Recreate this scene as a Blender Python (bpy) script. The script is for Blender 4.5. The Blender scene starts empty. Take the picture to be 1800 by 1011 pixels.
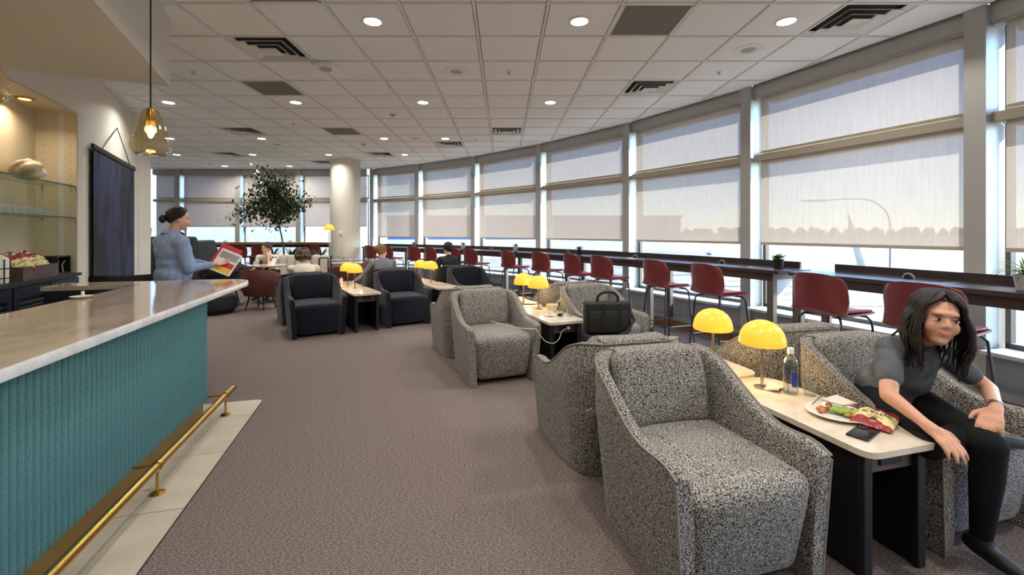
import bpy, bmesh, math, random
import numpy as np
from mathutils import Vector, Matrix, Euler
random.seed(7)
PI = math.pi
S = bpy.context.scene
COL = S.collection
# ------------------------------------------------------------------ camera, sky, sun, exposure
cam_d = bpy.data.cameras.new('camera'); cam = bpy.data.objects.new('camera', cam_d); COL.objects.link(cam)
cam.location = (0, 0, 1.4); cam.rotation_euler = (PI/2, 0, 0)
cam_d.sensor_width = 36; cam_d.lens = 15.5; cam_d.shift_x = .00833; cam_d.shift_y = -.05417
cam_d.clip_start = .05; cam_d.clip_end = 2000
S.camera = cam
SUN_AZ, SUN_EL = math.radians(9), math.radians(33)
world = bpy.data.worlds.new('sky'); S.world = world; world.use_nodes = True
wn = world.node_tree.nodes; wl = world.node_tree.links; wn.clear()
sky = wn.new('ShaderNodeTexSky'); sky.sky_type = 'NISHITA'; sky.sun_disc = False
sky.sun_elevation = SUN_EL; sky.sun_rotation = PI/2 - SUN_AZ; sky.air_density = .8; sky.dust_density = .15; sky.ozone_density = 3.5; sky.altitude = 800
bg = wn.new('ShaderNodeBackground'); bg.inputs[1].default_value = .72
wo = wn.new('ShaderNodeOutputWorld'); wl.new(sky.outputs[0], bg.inputs[0]); wl.new(bg.outputs[0], wo.inputs[0])
sd = bpy.data.lights.new('sun', 'SUN'); sd.energy = 16; sd.angle = math.radians(.6); sd.color = (1, .97, .92)
sun = bpy.data.objects.new('sun', sd); COL.objects.link(sun); sun.location = (30, 5, 20)
sun_dir = Vector((math.cos(SUN_EL)*math.cos(SUN_AZ), math.cos(SUN_EL)*math.sin(SUN_AZ), math.sin(SUN_EL)))
sun.rotation_euler = sun_dir.to_track_quat('Z', 'Y').to_euler()
vs = S.view_settings
vs.view_transform = 'Standard'; vs.look = 'None'; vs.gamma = 1; vs.use_curve_mapping = False; vs.exposure = .88
S.display_settings.display_device = 'sRGB'
S.cycles.use_denoising = True
S.cycles.max_bounces = 8; S.cycles.diffuse_bounces = 5; S.cycles.transparent_max_bounces = 24
S.cycles.caustics_reflective = False; S.cycles.caustics_refractive = False
S.cycles.sample_clamp_indirect = 6
DOWNLIGHT_W = 11.0

# ------------------------------------------------------------------ materials
def lin(c):
    return tuple(((v/255/12.92) if v/255 <= .04045 else ((v/255+.055)/1.055)**2.4) for v in c) + (1,)
MATS = {}
def mat(name, rgb, rough=.5, metal=0, spec=.5, rgb2=None, scale=(8, 8, 8), contrast=(.35, .65), bump=0, bscale=None, detail=4, emit=None, estr=0, sheen=0, coat=0, kind='noise'):
    m = bpy.data.materials.new(name); m.use_nodes = True
    nt = m.node_tree; b = nt.nodes['Principled BSDF']
    b.inputs['Base Color'].default_value = lin(rgb); b.inputs['Roughness'].default_value = rough; b.inputs['Metallic'].default_value = metal
    b.inputs['Specular IOR Level'].default_value = spec
    if sheen: b.inputs['Sheen Weight'].default_value = sheen
    if coat: b.inputs['Coat Weight'].default_value = coat; b.inputs['Coat Roughness'].default_value = .08
    if emit is not None:
        b.inputs['Emission Color'].default_value = lin(emit); b.inputs['Emission Strength'].default_value = estr
    if rgb2 is not None or bump:
        tc = nt.nodes.new('ShaderNodeTexCoord'); mp = nt.nodes.new('ShaderNodeMapping')
        mp.inputs['Scale'].default_value = scale
        nt.links.new(tc.outputs['Object'], mp.inputs[0])
        if kind == 'voronoi':
            n = nt.nodes.new('ShaderNodeTexVoronoi'); n.inputs['Scale'].default_value = 1; out = n.outputs['Distance']
        else:
            n = nt.nodes.new('ShaderNodeTexNoise'); n.inputs['Scale'].default_value = 1; n.inputs['Detail'].default_value = detail; out = n.outputs['Fac']
        nt.links.new(mp.outputs[0], n.inputs['Vector'])
        if rgb2 is not None:
            r = nt.nodes.new('ShaderNodeValToRGB')
            r.color_ramp.elements[0].position = contrast[0]; r.color_ramp.elements[1].position = contrast[1]
            r.color_ramp.elements[0].color = lin(rgb); r.color_ramp.elements[1].color = lin(rgb2)
            nt.links.new(out, r.inputs[0]); nt.links.new(r.outputs[0], b.inputs['Base Color'])
        if bump:
            bp = nt.nodes.new('ShaderNodeBump'); bp.inputs['Strength'].default_value = bump; bp.inputs['Distance'].default_value = .004
            nt.links.new(out, bp.inputs['Height']); nt.links.new(bp.outputs[0], b.inputs['Normal'])
    MATS[name] = m
    return m
def glassy(name, tint, gloss=.08, rough=.02, ior=1.45, boost=1.0):
    m = bpy.data.materials.new(name); m.use_nodes = True; nt = m.node_tree; nt.nodes.clear()
    o = nt.nodes.new('ShaderNodeOutputMaterial'); t = nt.nodes.new('ShaderNodeBsdfTransparent'); t.inputs[0].default_value = tint + (1,)
    g = nt.nodes.new('ShaderNodeBsdfGlossy'); g.inputs['Roughness'].default_value = rough
    fr = nt.nodes.new('ShaderNodeLayerWeight'); fr.inputs[0].default_value = .5
    pw = nt.nodes.new('ShaderNodeMath'); pw.operation = 'POWER'; pw.inputs[1].default_value = 4.0
    mu = nt.nodes.new('ShaderNodeMath'); mu.operation = 'MULTIPLY_ADD'; mu.inputs[1].default_value = .55*boost; mu.inputs[2].default_value = .035*boost
    nt.links.new(fr.outputs['Facing'], pw.inputs[0]); nt.links.new(pw.outputs[0], mu.inputs[0])
    x = nt.nodes.new('ShaderNodeMixShader'); nt.links.new(mu.outputs[0], x.inputs[0]); nt.links.new(t.outputs[0], x.inputs[1]); nt.links.new(g.outputs[0], x.inputs[2])
    nt.links.new(x.outputs[0], o.inputs[0]); MATS[name] = m
    return m
def shade_mat(name, rgb, open_, trans):
    """woven solar mesh: part open, part translucent yarn"""
    m = bpy.data.materials.new(name); m.use_nodes = True; nt = m.node_tree; nt.nodes.clear()
    o = nt.nodes.new('ShaderNodeOutputMaterial')
    tr = nt.nodes.new('ShaderNodeBsdfTransparent')
    tl = nt.nodes.new('ShaderNodeBsdfTranslucent'); df = nt.nodes.new('ShaderNodeBsdfDiffuse')
    tc = nt.nodes.new('ShaderNodeTexCoord'); mp = nt.nodes.new('ShaderNodeMapping'); mp.inputs['Scale'].default_value = (40, 40, 3)
    n = nt.nodes.new('ShaderNodeTexNoise'); n.inputs['Scale'].default_value = 1; n.inputs['Detail'].default_value = 3
    nt.links.new(tc.outputs['Object'], mp.inputs[0]); nt.links.new(mp.outputs[0], n.inputs['Vector'])
    r = nt.nodes.new('ShaderNodeValToRGB'); c = lin(rgb)
    r.color_ramp.elements[0].position = .3; r.color_ramp.elements[1].position = .7
    r.color_ramp.elements[0].color = tuple(v*.9 for v in c[:3]) + (1,); r.color_ramp.elements[1].color = c
    nt.links.new(n.outputs['Fac'], r.inputs[0]); nt.links.new(r.outputs[0], tl.inputs[0]); nt.links.new(r.outputs[0], df.inputs[0])
    a = nt.nodes.new('ShaderNodeMixShader'); a.inputs[0].default_value = trans
    nt.links.new(df.outputs[0], a.inputs[1]); nt.links.new(tl.outputs[0], a.inputs[2])
    b = nt.nodes.new('ShaderNodeMixShader'); b.inputs[0].default_value = open_
    nt.links.new(a.outputs[0], b.inputs[1]); nt.links.new(tr.outputs[0], b.inputs[2])
    nt.links.new(b.outputs[0], o.inputs[0]); MATS[name] = m
    return m

mat('carpet', (76, 68, 65), .95, spec=.1, rgb2=(142, 129, 123), scale=(80, 190, 80), contrast=(.34, .66), bump=.5, detail=6)
mat('floor_tile', (176, 165, 146), .55, rgb2=(190, 180, 162), scale=(5, 5, 5), bump=.05)
mat('ceiling_tile', (238, 240, 241), .9, spec=.15, rgb2=(243, 245, 246), scale=(90, 90, 90), bump=.12)
mat('grid_white', (224, 224, 221), .5)
mat('white_paint', (214, 210, 200), .6, spec=.3)
mat('soffit_paint', (212, 209, 202), .6, spec=.3)
mat('cream_paint', (214, 212, 200), .45)
mat('niche_paint', (206, 194, 168), .5)
mat('aluminium', (180, 180, 176), .42, .4)
mat('transom_beige', (176, 168, 150), .55)
mat('alu_white', (215, 220, 222), .4, .1)
mat('knee_wall', (150, 156, 162), .5)
mat('wood_base', (134, 84, 48), .45, rgb2=(112, 66, 36), scale=(3, 3, 40), bump=.05)
mat('dark_wood', (58, 46, 44), .42, rgb2=(44, 34, 33), scale=(4, 4, 30))
mat('walnut', (94, 72, 62), .5, rgb2=(72, 54, 48), scale=(5, 30, 30))
mat('oak', (150, 112, 66), .45, rgb2=(128, 92, 52), scale=(3, 20, 20))
mat('bronze_metal', (92, 86, 80), .45, .4)
mat('black_metal', (20, 20, 22), .45)
mat('teal', (70, 110, 113), .75, spec=.3, rgb2=(88, 130, 132), scale=(260, 260, 260), contrast=(.4, .6), bump=.25)
mat('quartz', (184, 168, 150), .10, spec=.5, rgb2=(160, 142, 124), scale=(3.5, 9, 9), contrast=(.42, .72), detail=8, coat=.3)
mat('quartz_edge', (226, 226, 228), .2, rgb2=(205, 205, 208), scale=(12, 12, 12))
mat('brass', (196, 158, 84), .24, 1.0)
mat('brass_kick', (150, 122, 70), .38, .85)
mat('boucle', (36, 34, 33), .95, spec=.1, rgb2=(184, 178, 169), scale=(185, 185, 185), contrast=(.41, .61), bump=.9, detail=2.5, sheen=.15)
mat('boucle_pipe', (142, 137, 130), .9)
mat('navy_fabric', (20, 22, 33), .85, spec=.15, rgb2=(25, 27, 40), scale=(200, 200, 200), bump=.2, sheen=.2)
mat('table_stone', (226, 214, 196), .14, rgb2=(206, 190, 168), scale=(4, 12, 12), contrast=(.4, .7), detail=7, coat=.3)
mat('steel', (176, 168, 156), .28, 1.0)
mat('lamp_yellow', (214, 150, 40), .35, emit=(255, 184, 56), estr=.54)
mat('red_shell', (102, 35, 38), .42, rgb2=(108, 38, 41), scale=(6, 6, 6))
mat('red_seat', (140, 52, 56), .5)
mat('brown_leather', (92, 44, 36), .5, rgb2=(80, 37, 31), scale=(20, 20, 20), bump=.1)
mat('booth_fabric', (42, 47, 45), .9, rgb2=(50, 55, 53), scale=(90, 90, 90))
mat('cream_fabric', (190, 184, 170), .9, rgb2=(200, 194, 180), scale=(90, 90, 90))
mat('cab_navy', (30, 37, 52), .4)
mat('black', (14, 14, 15), .55)
mat('bag_black', (20, 20, 23), .75, rgb2=(27, 27, 30), scale=(160, 160, 160), bump=.3)
mat('white_ceramic', (226, 222, 214), .3)
mat('cream_ceramic', (222, 206, 172), .35)
mat('white_plastic', (232, 232, 230), .4)
mat('grey_plastic', (170, 170, 168), .5)
mat('grille_dark', (150, 147, 140), .7)
mat('vent_metal', (214, 213, 208), .35, .25)
mat('duct_dark', (46, 45, 43), .8)
mat('skin', (220, 166, 138), .5, rgb2=(212, 156, 128), scale=(25, 25, 25), spec=.4)
mat('skin_light', (226, 178, 154), .5)
mat('lips', (192, 116, 104), .5)
mat('eye_dark', (26, 18, 16), .2)
mat('eye_white', (222, 214, 208), .25)
mat('hair_dark', (25, 17, 14), .55, rgb2=(14, 9, 8), scale=(60, 60, 6), bump=.4)
mat('hair_brown', (92, 62, 40), .55, rgb2=(66, 42, 28), scale=(60, 60, 10), bump=.4)
mat('hair_blond', (150, 112, 66), .55, rgb2=(112, 78, 44), scale=(60, 60, 10), bump=.4)
mat('tee_grey', (88, 90, 94), .9, spec=.1, rgb2=(104, 106, 110), scale=(14, 14, 14), bump=.15)
mat('trousers_black', (22, 22, 25), .85, spec=.2)
mat('shirt_blue', (152, 172, 208), .85, spec=.15, rgb2=(134, 156, 198), scale=(40, 40, 40))
mat('apron_navy', (22, 24, 38), .8)
mat('tee_white', (222, 216, 204), .9, rgb2=(44, 44, 48), scale=(11, 11, 11), contrast=(.60, .63), detail=2)
mat('top_cream', (214, 204, 188), .9)
mat('top_bluegrey', (112, 116, 132), .9)
mat('tee_black', (30, 30, 33), .9)
mat('coat_dark', (26, 22, 28), .9, rgb2=(60, 30, 52), scale=(3, 3, 3), contrast=(.5, .7))
mat('paper_white', (228, 226, 222), .7)
mat('paper_pink', (228, 206, 196), .7)
mat('mag_red', (196, 44, 56), .4)
mat('mag_yellow', (232, 186, 52), .4)
mat('mag_grey', (150, 148, 150), .4)
mat('chip_red', (150, 42, 40), .35)
mat('chip_cream', (228, 212, 150), .35)
mat('ink_dark', (60, 46, 30), .5)
mat('ink_blue', (36, 52, 150), .4)
mat('phone', (28, 28, 32), .18)
mat('food_green', (120, 150, 60), .6, rgb2=(150, 176, 84), scale=(60, 60, 60))
mat('food_orange', (206, 150, 74), .65, rgb2=(150, 96, 44), scale=(70, 70, 70))
mat('food_brown', (128, 82, 46), .7)
mat('red_sauce', (176, 28, 32), .3)
mat('leaf', (40, 58, 34), .5, rgb2=(58, 76, 44), scale=(9, 9, 9))
mat('leaf_bright', (74, 108, 52), .5, rgb2=(96, 132, 66), scale=(30, 30, 30))
mat('bark', (86, 74, 62), .8)
mat('soil', (48, 38, 30), .9)
mat('gravel', (100, 95, 84), .9, rgb2=(50, 48, 46), scale=(.5, 2.2, 1), contrast=(.45, .7), detail=9)
mat('blue_cladding', (52, 96, 166), .6)
mat('hangar_white', (228, 231, 234), .6)
mat('airfield', (128, 126, 120), .9, rgb2=(112, 110, 106), scale=(.1, .1, .1))
mat('treeline', (84, 84, 70), .9, rgb2=(104, 100, 84), scale=(.2, .2, .2))
mat('grey_box', (96, 102, 112), .6)
mat('downlight', (255, 244, 226), .4, emit=(255, 240, 216), estr=9)
mat('niche_light', (255, 200, 110), .4, emit=(255, 186, 84), estr=7)
mat('bulb', (255, 214, 140), .4, emit=(255, 206, 120), estr=9)
mat('cable_white', (220, 210, 196), .5)
mat('art_frame', (26, 22, 22), .6)
mat('cord_brown', (72, 58, 48), .7)
glassy('window_glass', (.96, .98, .98), ior=1.25, boost=.5)
glassy('clear_glass', (.94, .96, .95), boost=1.7)
glassy('shelf_glass', (.80, .88, .84), ior=1.5, boost=.6)
mat('shelf_edge', (32, 58, 54), .2)
glassy('amber_glass', (.985, .945, .83), boost=1.6)
shade_mat('shade', (204, 193, 182), .028, .080)
# the textile wall hanging: streaky indigo and black
def art_mat():
    m = mat('art_textile', (13, 14, 20), .9, rgb2=(31, 42, 82), scale=(3.2, 3.2, 1.3), contrast=(.43, .58), detail=10)
    return m
art_mat()

# ------------------------------------------------------------------ geometry helpers: a geo is (verts, faces)
def J(*gs):
    V, F = [], []
    for v, f in gs:
        o = len(V); V += [tuple(p) for p in v]; F += [tuple(i+o for i in q) for q in f]
    return V, F
def X(g, loc=(0, 0, 0), rot=(0, 0, 0), sc=(1, 1, 1), M=None):
    if M is None: M = Matrix.LocRotScale(Vector(loc), Euler(rot), Vector(sc))
    return [tuple(M @ Vector(p)) for p in g[0]], g[1]
def D(g, fn): return [tuple(fn(*p)) for p in g[0]], g[1]
def box(x0, x1, y0, y1, z0, z1):
    v = [(x, y, z) for z in (z0, z1) for y in (y0, y1) for x in (x0, x1)]
    return v, [(0, 2, 3, 1), (4, 5, 7, 6), (0, 1, 5, 4), (1, 3, 7, 5), (3, 2, 6, 7), (2, 0, 4, 6)]
def rbox(sx, sy, sz, r=.01, seg=2, cuts=0, c=(0, 0, 0)):
    bm = bmesh.new(); bmesh.ops.create_cube(bm, size=1)
    for v in bm.verts: v.co = Vector((v.co.x*sx, v.co.y*sy, v.co.z*sz))
    bmesh.ops.bevel(bm, geom=bm.edges[:], offset=min(r, .499*min(sx, sy, sz)), segments=seg, affect='EDGES', profile=.5)
    if cuts: bmesh.ops.subdivide_edges(bm, edges=[e for e in bm.edges if e.calc_length() > .25*min(sx, sy, sz)], cuts=cuts, use_grid_fill=True)
    bm.verts.index_update()
    g = ([tuple(v.co + Vector(c)) for v in bm.verts], [tuple(v.index for v in f.verts) for f in bm.faces]); bm.free()
    return g
def frame_at(d):
    d = d.normalized(); a = Vector((0, 0, 1)) if abs(d.z) < .9 else Vector((1, 0, 0))
    u = d.cross(a).normalized(); return u, d.cross(u).normalized()
def tube(pts, r, n=8, caps=True):
    pts = [Vector(p) for p in pts]; m = len(pts)
    rs = r if isinstance(r, (list, tuple)) else [r]*m
    V, F = [], []
    u, w = frame_at(pts[1]-pts[0])
    for i, p in enumerate(pts):
        t = (pts[min(i+1, m-1)] - pts[max(i-1, 0)]).normalized()
        u = (u - t*u.dot(t)).normalized(); w = t.cross(u)
        for k in range(n):
            a = 2*PI*k/n; V.append(tuple(p + (u*math.cos(a) + w*math.sin(a))*rs[i]))
    for i in range(m-1):
        for k in range(n):
            F.append((i*n+k, i*n+(k+1) % n, (i+1)*n+(k+1) % n, (i+1)*n+k))
    if caps: F.append(tuple(range(n-1, -1, -1))); F.append(tuple((m-1)*n+k for k in range(n)))
    return V, F
def cyl(p, q, r, r2=None, n=16): return tube([p, q], [r, r if r2 is None else r2], n)
def lathe(prof, n=24, c=(0, 0, 0), closed=False):
    V, F = [], []
    for r, z in prof:
        for k in range(n):
            a = 2*PI*k/n; V.append((c[0]+r*math.cos(a), c[1]+r*math.sin(a), c[2]+z))
    m = len(prof)
    for i in range(m-1 + (1 if closed else 0)):
        i2 = (i+1) % m
        for k in range(n): F.append((i*n+k, i*n+(k+1) % n, i2*n+(k+1) % n, i2*n+k))
    if not closed:
        if prof[0][0] > 1e-4: F.append(tuple(range(n-1, -1, -1)))
        if prof[-1][0] > 1e-4: F.append(tuple((m-1)*n+k for k in range(n)))
    return V, F
def prism(poly, z0, z1):
    n = len(poly); V = [(x, y, z0) for x, y in poly] + [(x, y, z1) for x, y in poly]
    return V, [tuple(range(n-1, -1, -1)), tuple(range(n, 2*n))] + [(i, (i+1) % n, n+(i+1) % n, n+i) for i in range(n)]
def ell(c, r, R=None, nu=16, nv=10):
    V, F = [], []
    r = (r, r, r) if not isinstance(r, (tuple, list)) else r
    for j in range(nv+1):
        ph = PI*j/nv
        for k in range(nu):
            a = 2*PI*k/nu; p = Vector((r[0]*math.sin(ph)*math.cos(a), r[1]*math.sin(ph)*math.sin(a), r[2]*math.cos(ph)))
            if R is not None: p = R @ p
            V.append(tuple(p + Vector(c)))
    for j in range(nv):
        for k in range(nu): F.append((j*nu+k, (j+1)*nu+k, (j+1)*nu+(k+1) % nu, j*nu+(k+1) % nu))
    return V, F
def cap(p, q, r1, r2=None, n=14):
    """tapered capsule"""
    r2 = r1 if r2 is None else r2; p, q = Vector(p), Vector(q); d = (q-p).normalized()
    P, R_ = [], []
    for a in (-88, -60, -30): P.append(p + d*r1*math.sin(math.radians(a))); R_.append(r1*math.cos(math.radians(a)))
    for t in (0, .25, .5, .75, 1): P.append(p.lerp(q, t)); R_.append(r1+(r2-r1)*t)
    for a in (30, 60, 88): P.append(q + d*r2*math.sin(math.radians(a))); R_.append(r2*math.cos(math.radians(a)))
    return tube(P, R_, n)
def rpoly(pts, rad, seg=5):
    """round the corners of a polygon; rad is one radius or one per corner"""
    out = []; n = len(pts)
    for i in range(n):
        p0, p, p1 = Vector(pts[i-1]), Vector(pts[i]), Vector(pts[(i+1) % n]); r = rad[i] if isinstance(rad, (list, tuple)) else rad
        if r <= 0: out.append(tuple(p)); continue
        a, b = (p0-p).normalized(), (p1-p).normalized(); A, B = p+a*r, p+b*r
        for k in range(seg+1):
            t = k/seg; out.append(tuple(A*(1-t)**2 + p*2*t*(1-t) + B*t*t))
    return out
def mesh_of(name, g, m, smooth=True, ang=38):
    me = bpy.data.meshes.new(name); me.from_pydata([tuple(p) for p in g[0]], [], [tuple(f) for f in g[1]])
    bm = bmesh.new(); bm.from_mesh(me); bmesh.ops.recalc_face_normals(bm, faces=bm.faces[:]); bm.to_mesh(me); bm.free()
    if smooth:
        me.shade_smooth(); me.set_sharp_from_angle(angle=math.radians(ang))
    me.materials.append(MATS[m] if isinstance(m, str) else m)
    return me
def put(name, g, m, parent=None, smooth=True, ang=38, loc=None, rot=None, label=None, kind=None):
    o = bpy.data.objects.new(name, g if isinstance(g, bpy.types.Mesh) else mesh_of(name, g, m, smooth, ang)); COL.objects.link(o)
    if parent is not None: o.parent = parent
    if loc is not None: o.location = loc
    if rot is not None: o.rotation_euler = rot
    if label: o['label'] = label
    if kind: o['kind'] = kind
    return o
def tag(o, label, cat, group=None, kind=None):
    o['label'] = label; o['category'] = cat
    if group: o['group'] = group
    if kind: o['kind'] = kind
    return o
def thing(name, label, cat, loc=(0, 0, 0), rz=0, group=None, kind=None):
    o = bpy.data.objects.new(name, None); o.empty_display_size = .1; COL.objects.link(o)
    o.location = loc; o.rotation_euler = (0, 0, rz)
    return tag(o, label, cat, group, kind)
def dup(root, loc, rz, label=None, group=None):
    r = root.copy(); COL.objects.link(r); r.location = loc; r.rotation_euler = (0, 0, rz)
    if label: r['label'] = label
    if group: r['group'] = group
    def rec(src, dst):
        for ch in list(src.children):
            if ch.get('nocopy'): continue
            c = ch.copy(); COL.objects.link(c); c.parent = dst; rec(ch, c)
    rec(root, r)
    return r
def text_geo(s, size, depth=.0004):
    cu = bpy.data.curves.new('t', 'FONT'); cu.body = s; cu.size = size; cu.extrude = depth; cu.align_x = 'CENTER'; cu.align_y = 'CENTER'; cu.resolution_u = 3
    o = bpy.data.objects.new('t', cu); COL.objects.link(o); dg = bpy.context.evaluated_depsgraph_get()
    me = bpy.data.meshes.new_from_object(o.evaluated_get(dg)); bpy.data.objects.remove(o); bpy.data.curves.remove(cu)
    g = ([tuple(v.co) for v in me.vertices], [tuple(p.vertices) for p in me.polygons]); bpy.data.meshes.remove(me)
    return g
ORD = ['first', 'second', 'third', 'fourth', 'fifth', 'sixth', 'seventh', 'eighth', 'ninth', 'tenth', 'eleventh', 'twelfth', 'thirteenth', 'fourteenth', 'fifteenth']
# ------------------------------------------------------------------ the room
CZ = 3.25
CC = Vector((-11.254, -1.135)); RW = 15.907          # centre and radius of the curved window wall
def arc(a, r, z=0): return Vector((CC.x + r*math.cos(math.radians(a)), CC.y + r*math.sin(math.radians(a)), z))
POSTS = [-12.5, -5, 2.5, 10, 17.5, 25.3, 32.9, 41.0, 48.6, 56.0, 62.3]
FARY = 12.95
def room_poly(r):
    p = [tuple(arc(a, r).xy) for a in POSTS]
    return p + [(-10.4, FARY), (-10.4, 7.6), (-6.0, 7.17), (-4.5, 4.66), (-2.1, -.9), (-2.1, -4.85)]
floor = put('floor', prism(room_poly(RW+.3), -.12, 0), 'carpet', smooth=False)
tag(floor, 'mauve grey carpet covering the lounge floor', 'floor', kind='structure')

# ceiling: grid bars and lay-in tiles
P = .604; X0, Y0 = -.24, 3.56
ceil = thing('ceiling', 'white drop ceiling of square tiles in a metal grid', 'ceiling', kind='structure')
put('ceiling_slab', prism(room_poly(RW+.3), CZ+.12, CZ+.3), 'white_paint', ceil, smooth=False)
DIFF = [(-4, 1), (5, 0), (3, 3), (-8, 7), (0, 7), (-2, 9), (-11, 11), (-5, 11), (-8, 13)]
RETN = [(-5, 3), (2, 0), (-5, 7), (-3, -1)]
DOWN = [(-2, 0), (1, 0), (4, 0), (-8, 4), (-5, 4), (-2, 4), (1, 4), (-11, 8), (-8, 8), (-4, 8), (-2, 8), (-13, 11), (-10, 11), (-7, 11), (-4, 11), (-13, 14), (-10, 14)]
EXTRA_DOWN = [(-2, -4), (1, -4), (4, -4), (-2, -8), (1, -8), (4, -8)]
holes = set(DIFF + RETN)
planes = []
pp = room_poly(RW-.02)
for i in range(len(POSTS)-1):
    a, b = Vector(pp[i]), Vector(pp[i+1]); d = (b-a).normalized(); planes.append((a, Vector((d.y, -d.x))))
planes.append((Vector((0, FARY-.02)), Vector((0, 1))))
def clip_tile(x0, x1, y0, y1, z0, z1):
    bm = bmesh.new(); vv = [bm.verts.new(p) for p in box(x0, x1, y0, y1, z0, z1)[0]]
    for f in box(0, 1, 0, 1, 0, 1)[1]: bm.faces.new([vv[i] for i in f])
    for a, n in planes:
        bmesh.ops.bisect_plane(bm, geom=bm.verts[:]+bm.edges[:]+bm.faces[:], plane_co=(a.x, a.y, 0), plane_no=(n.x, n.y, 0), clear_outer=True)
        if not bm.verts: break
    bm.verts.index_update()
    g = ([tuple(v.co) for v in bm.verts], [tuple(v.index for v in f.verts) for f in bm.faces]); bm.free()
    return g
def outside(x0, x1, y0, y1):
    c = [(x0, y0), (x1, y0), (x0, y1), (x1, y1)]
    mx = [max((Vector(q)-a).dot(n) for q in c) for a, n in planes]
    mn = [min((Vector(q)-a).dot(n) for q in c) for a, n in planes]
    return 2 if max(mn) > 0 else (1 if max(mx) > 0 else 0)
gap = .019
tile_me = mesh_of('ceiling_tile', box(-P/2+gap, P/2-gap, -P/2+gap, P/2-gap, 0, .02), 'ceiling_tile', smooth=False)
tiles, rest = [], []
for i in range(-17, 9):
    for j in range(-14, 16):
        x0, y0 = X0+i*P, Y0+j*P
        if (i, j) in holes: continue
        o = outside(x0, x0+P, y0, y0+P)
        if o == 2: continue
        if x0 < -2.9 and y0+P < 3.8: continue
        cxp = 885+775*(x0+P/2)/max(y0+P/2, .1)
        vis = y0+P > 3.45 and -60 < cxp < 1860 and x0 > -10.4 and not (x0 < -5.2 and y0 < 4.6)
        tiles.append((0 if vis else 1, math.hypot(x0+P/2, y0+P/2), i, j, x0, y0, o))
tiles.sort()
for k, (nv, dist, i, j, x0, y0, o) in enumerate(tiles):
    g = clip_tile(x0+gap, x0+P-gap, y0+gap, y0+P-gap, CZ-.002, CZ+.018) if o else None
    if o and len(g[0]) < 4: continue
    if nv == 0 and k < 300:
        if o: put('ceiling_tile', g, 'ceiling_tile', ceil, smooth=False)
        else: put('ceiling_tile', tile_me, None, ceil, loc=(x0+P/2, y0+P/2, CZ-.002))
    else: rest.append(g or box(x0+gap, x0+P-gap, y0+gap, y0+P-gap, CZ-.002, CZ+.018))
if rest: put('far_ceiling_tiles', J(*rest), 'ceiling_tile', ceil, smooth=False, kind='stuff')
# T bars: recessed web with a thin flange standing just proud of the tiles
for i in range(-17, 10):
    x = X0+i*P; g = clip_tile(x-.012, x+.012, -4.6, FARY, CZ-.008, CZ+.03)
    if len(g[0]) > 3: put('grid_bar', g, 'grid_white', ceil, smooth=False)
for j in range(-13, 16):
    y = Y0+j*P; g = clip_tile(-10.4, 6, y-.012, y+.012, CZ-.0075, CZ+.03)
    if len(g[0]) > 3: put('grid_bar', g, 'grid_white', ceil, smooth=False)

def tc(i, j): return (X0+(i+.5)*P, Y0+(j+.5)*P)
# ceiling fittings
def downlight(i, j, label):
    x, y = tc(i, j)
    t = thing('recessed_downlight', label, 'downlight', (x, y, CZ-.002), group='recessed ceiling downlights')
    put('trim_ring', lathe([(.072, .004), (.098, .0), (.1, -.006), (.094, -.010), (.075, -.008), (.07, .0)], 28, closed=True), 'white_plastic', t)
    put('lens', lathe([(.0, -.004), (.071, -.004), (.071, .003), (0, .003)], 28), 'downlight', t)
    l = bpy.data.lights.new('downlight', 'AREA'); l.shape = 'DISK'; l.size = .13; l.energy = DOWNLIGHT_W; l.color = (1, .95, .88); l.spread = math.radians(150)
    lo = bpy.data.objects.new('light', l); COL.objects.link(lo); lo.parent = t; lo.location = (0, 0, -.02)
rowname = {0: 'nearest row', 4: 'second row', 8: 'third row', 11: 'fourth row', 14: 'farthest row', -4: 'row behind the viewer', -8: 'last row behind the viewer'}
cnt = {}
for i, j in sorted(DOWN+EXTRA_DOWN, key=lambda q: (q[1], q[0])):
    k = cnt.get(j, 0); cnt[j] = k+1
    downlight(i, j, 'round recessed ceiling downlight, %s from the left in the %s' % (ORD[k], rowname[j]))
def diffuser(i, j, label):
    x, y = tc(i, j); t = thing('air_diffuser', label, 'air vent', (x, y, CZ-.002), group='square ceiling air diffusers')
    put('backing', box(-.28, .28, -.28, .28, .05, .06), 'duct_dark', t, smooth=False)
    for k, (a, z) in enumerate(((.295, -.004), (.225, -.014), (.155, -.022))):
        b = a-.045
        V = [(sx*q, sy*q, zz) for q, zz in ((a, z+.006), (b, z+.034), (b, z+.029), (a, z)) for sx, sy in ((-1, -1), (1, -1), (1, 1), (-1, 1))]
        F = [(r*4+s, r*4+(s+1) % 4, ((r+1) % 4)*4+(s+1) % 4, ((r+1) % 4)*4+s) for r in range(4) for s in range(4)]
        put('louvre_ring', (V, F), 'vent_metal', t, smooth=False)
    put('centre_plate', rbox(.18, .18, .006, .002, c=(0, 0, -.024)), 'vent_metal', t)
for k, (i, j) in enumerate(DIFF):
    diffuser(i, j, ['metal four-way ceiling diffuser nearest the hanging pendant lamp', 'large metal ceiling diffuser at upper right by the near window', 'metal ceiling diffuser above the grey chairs near the window', 'metal ceiling diffuser at far left beyond the pendant', 'metal ceiling diffuser in the middle beyond the dark return grilles', 'metal ceiling diffuser just left of the far window posts', 'far-left metal ceiling diffuser above the blue-shirted attendant', 'metal ceiling diffuser to the right above the ficus tree', 'farthest metal ceiling diffuser beside the round column'][k])
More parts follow.
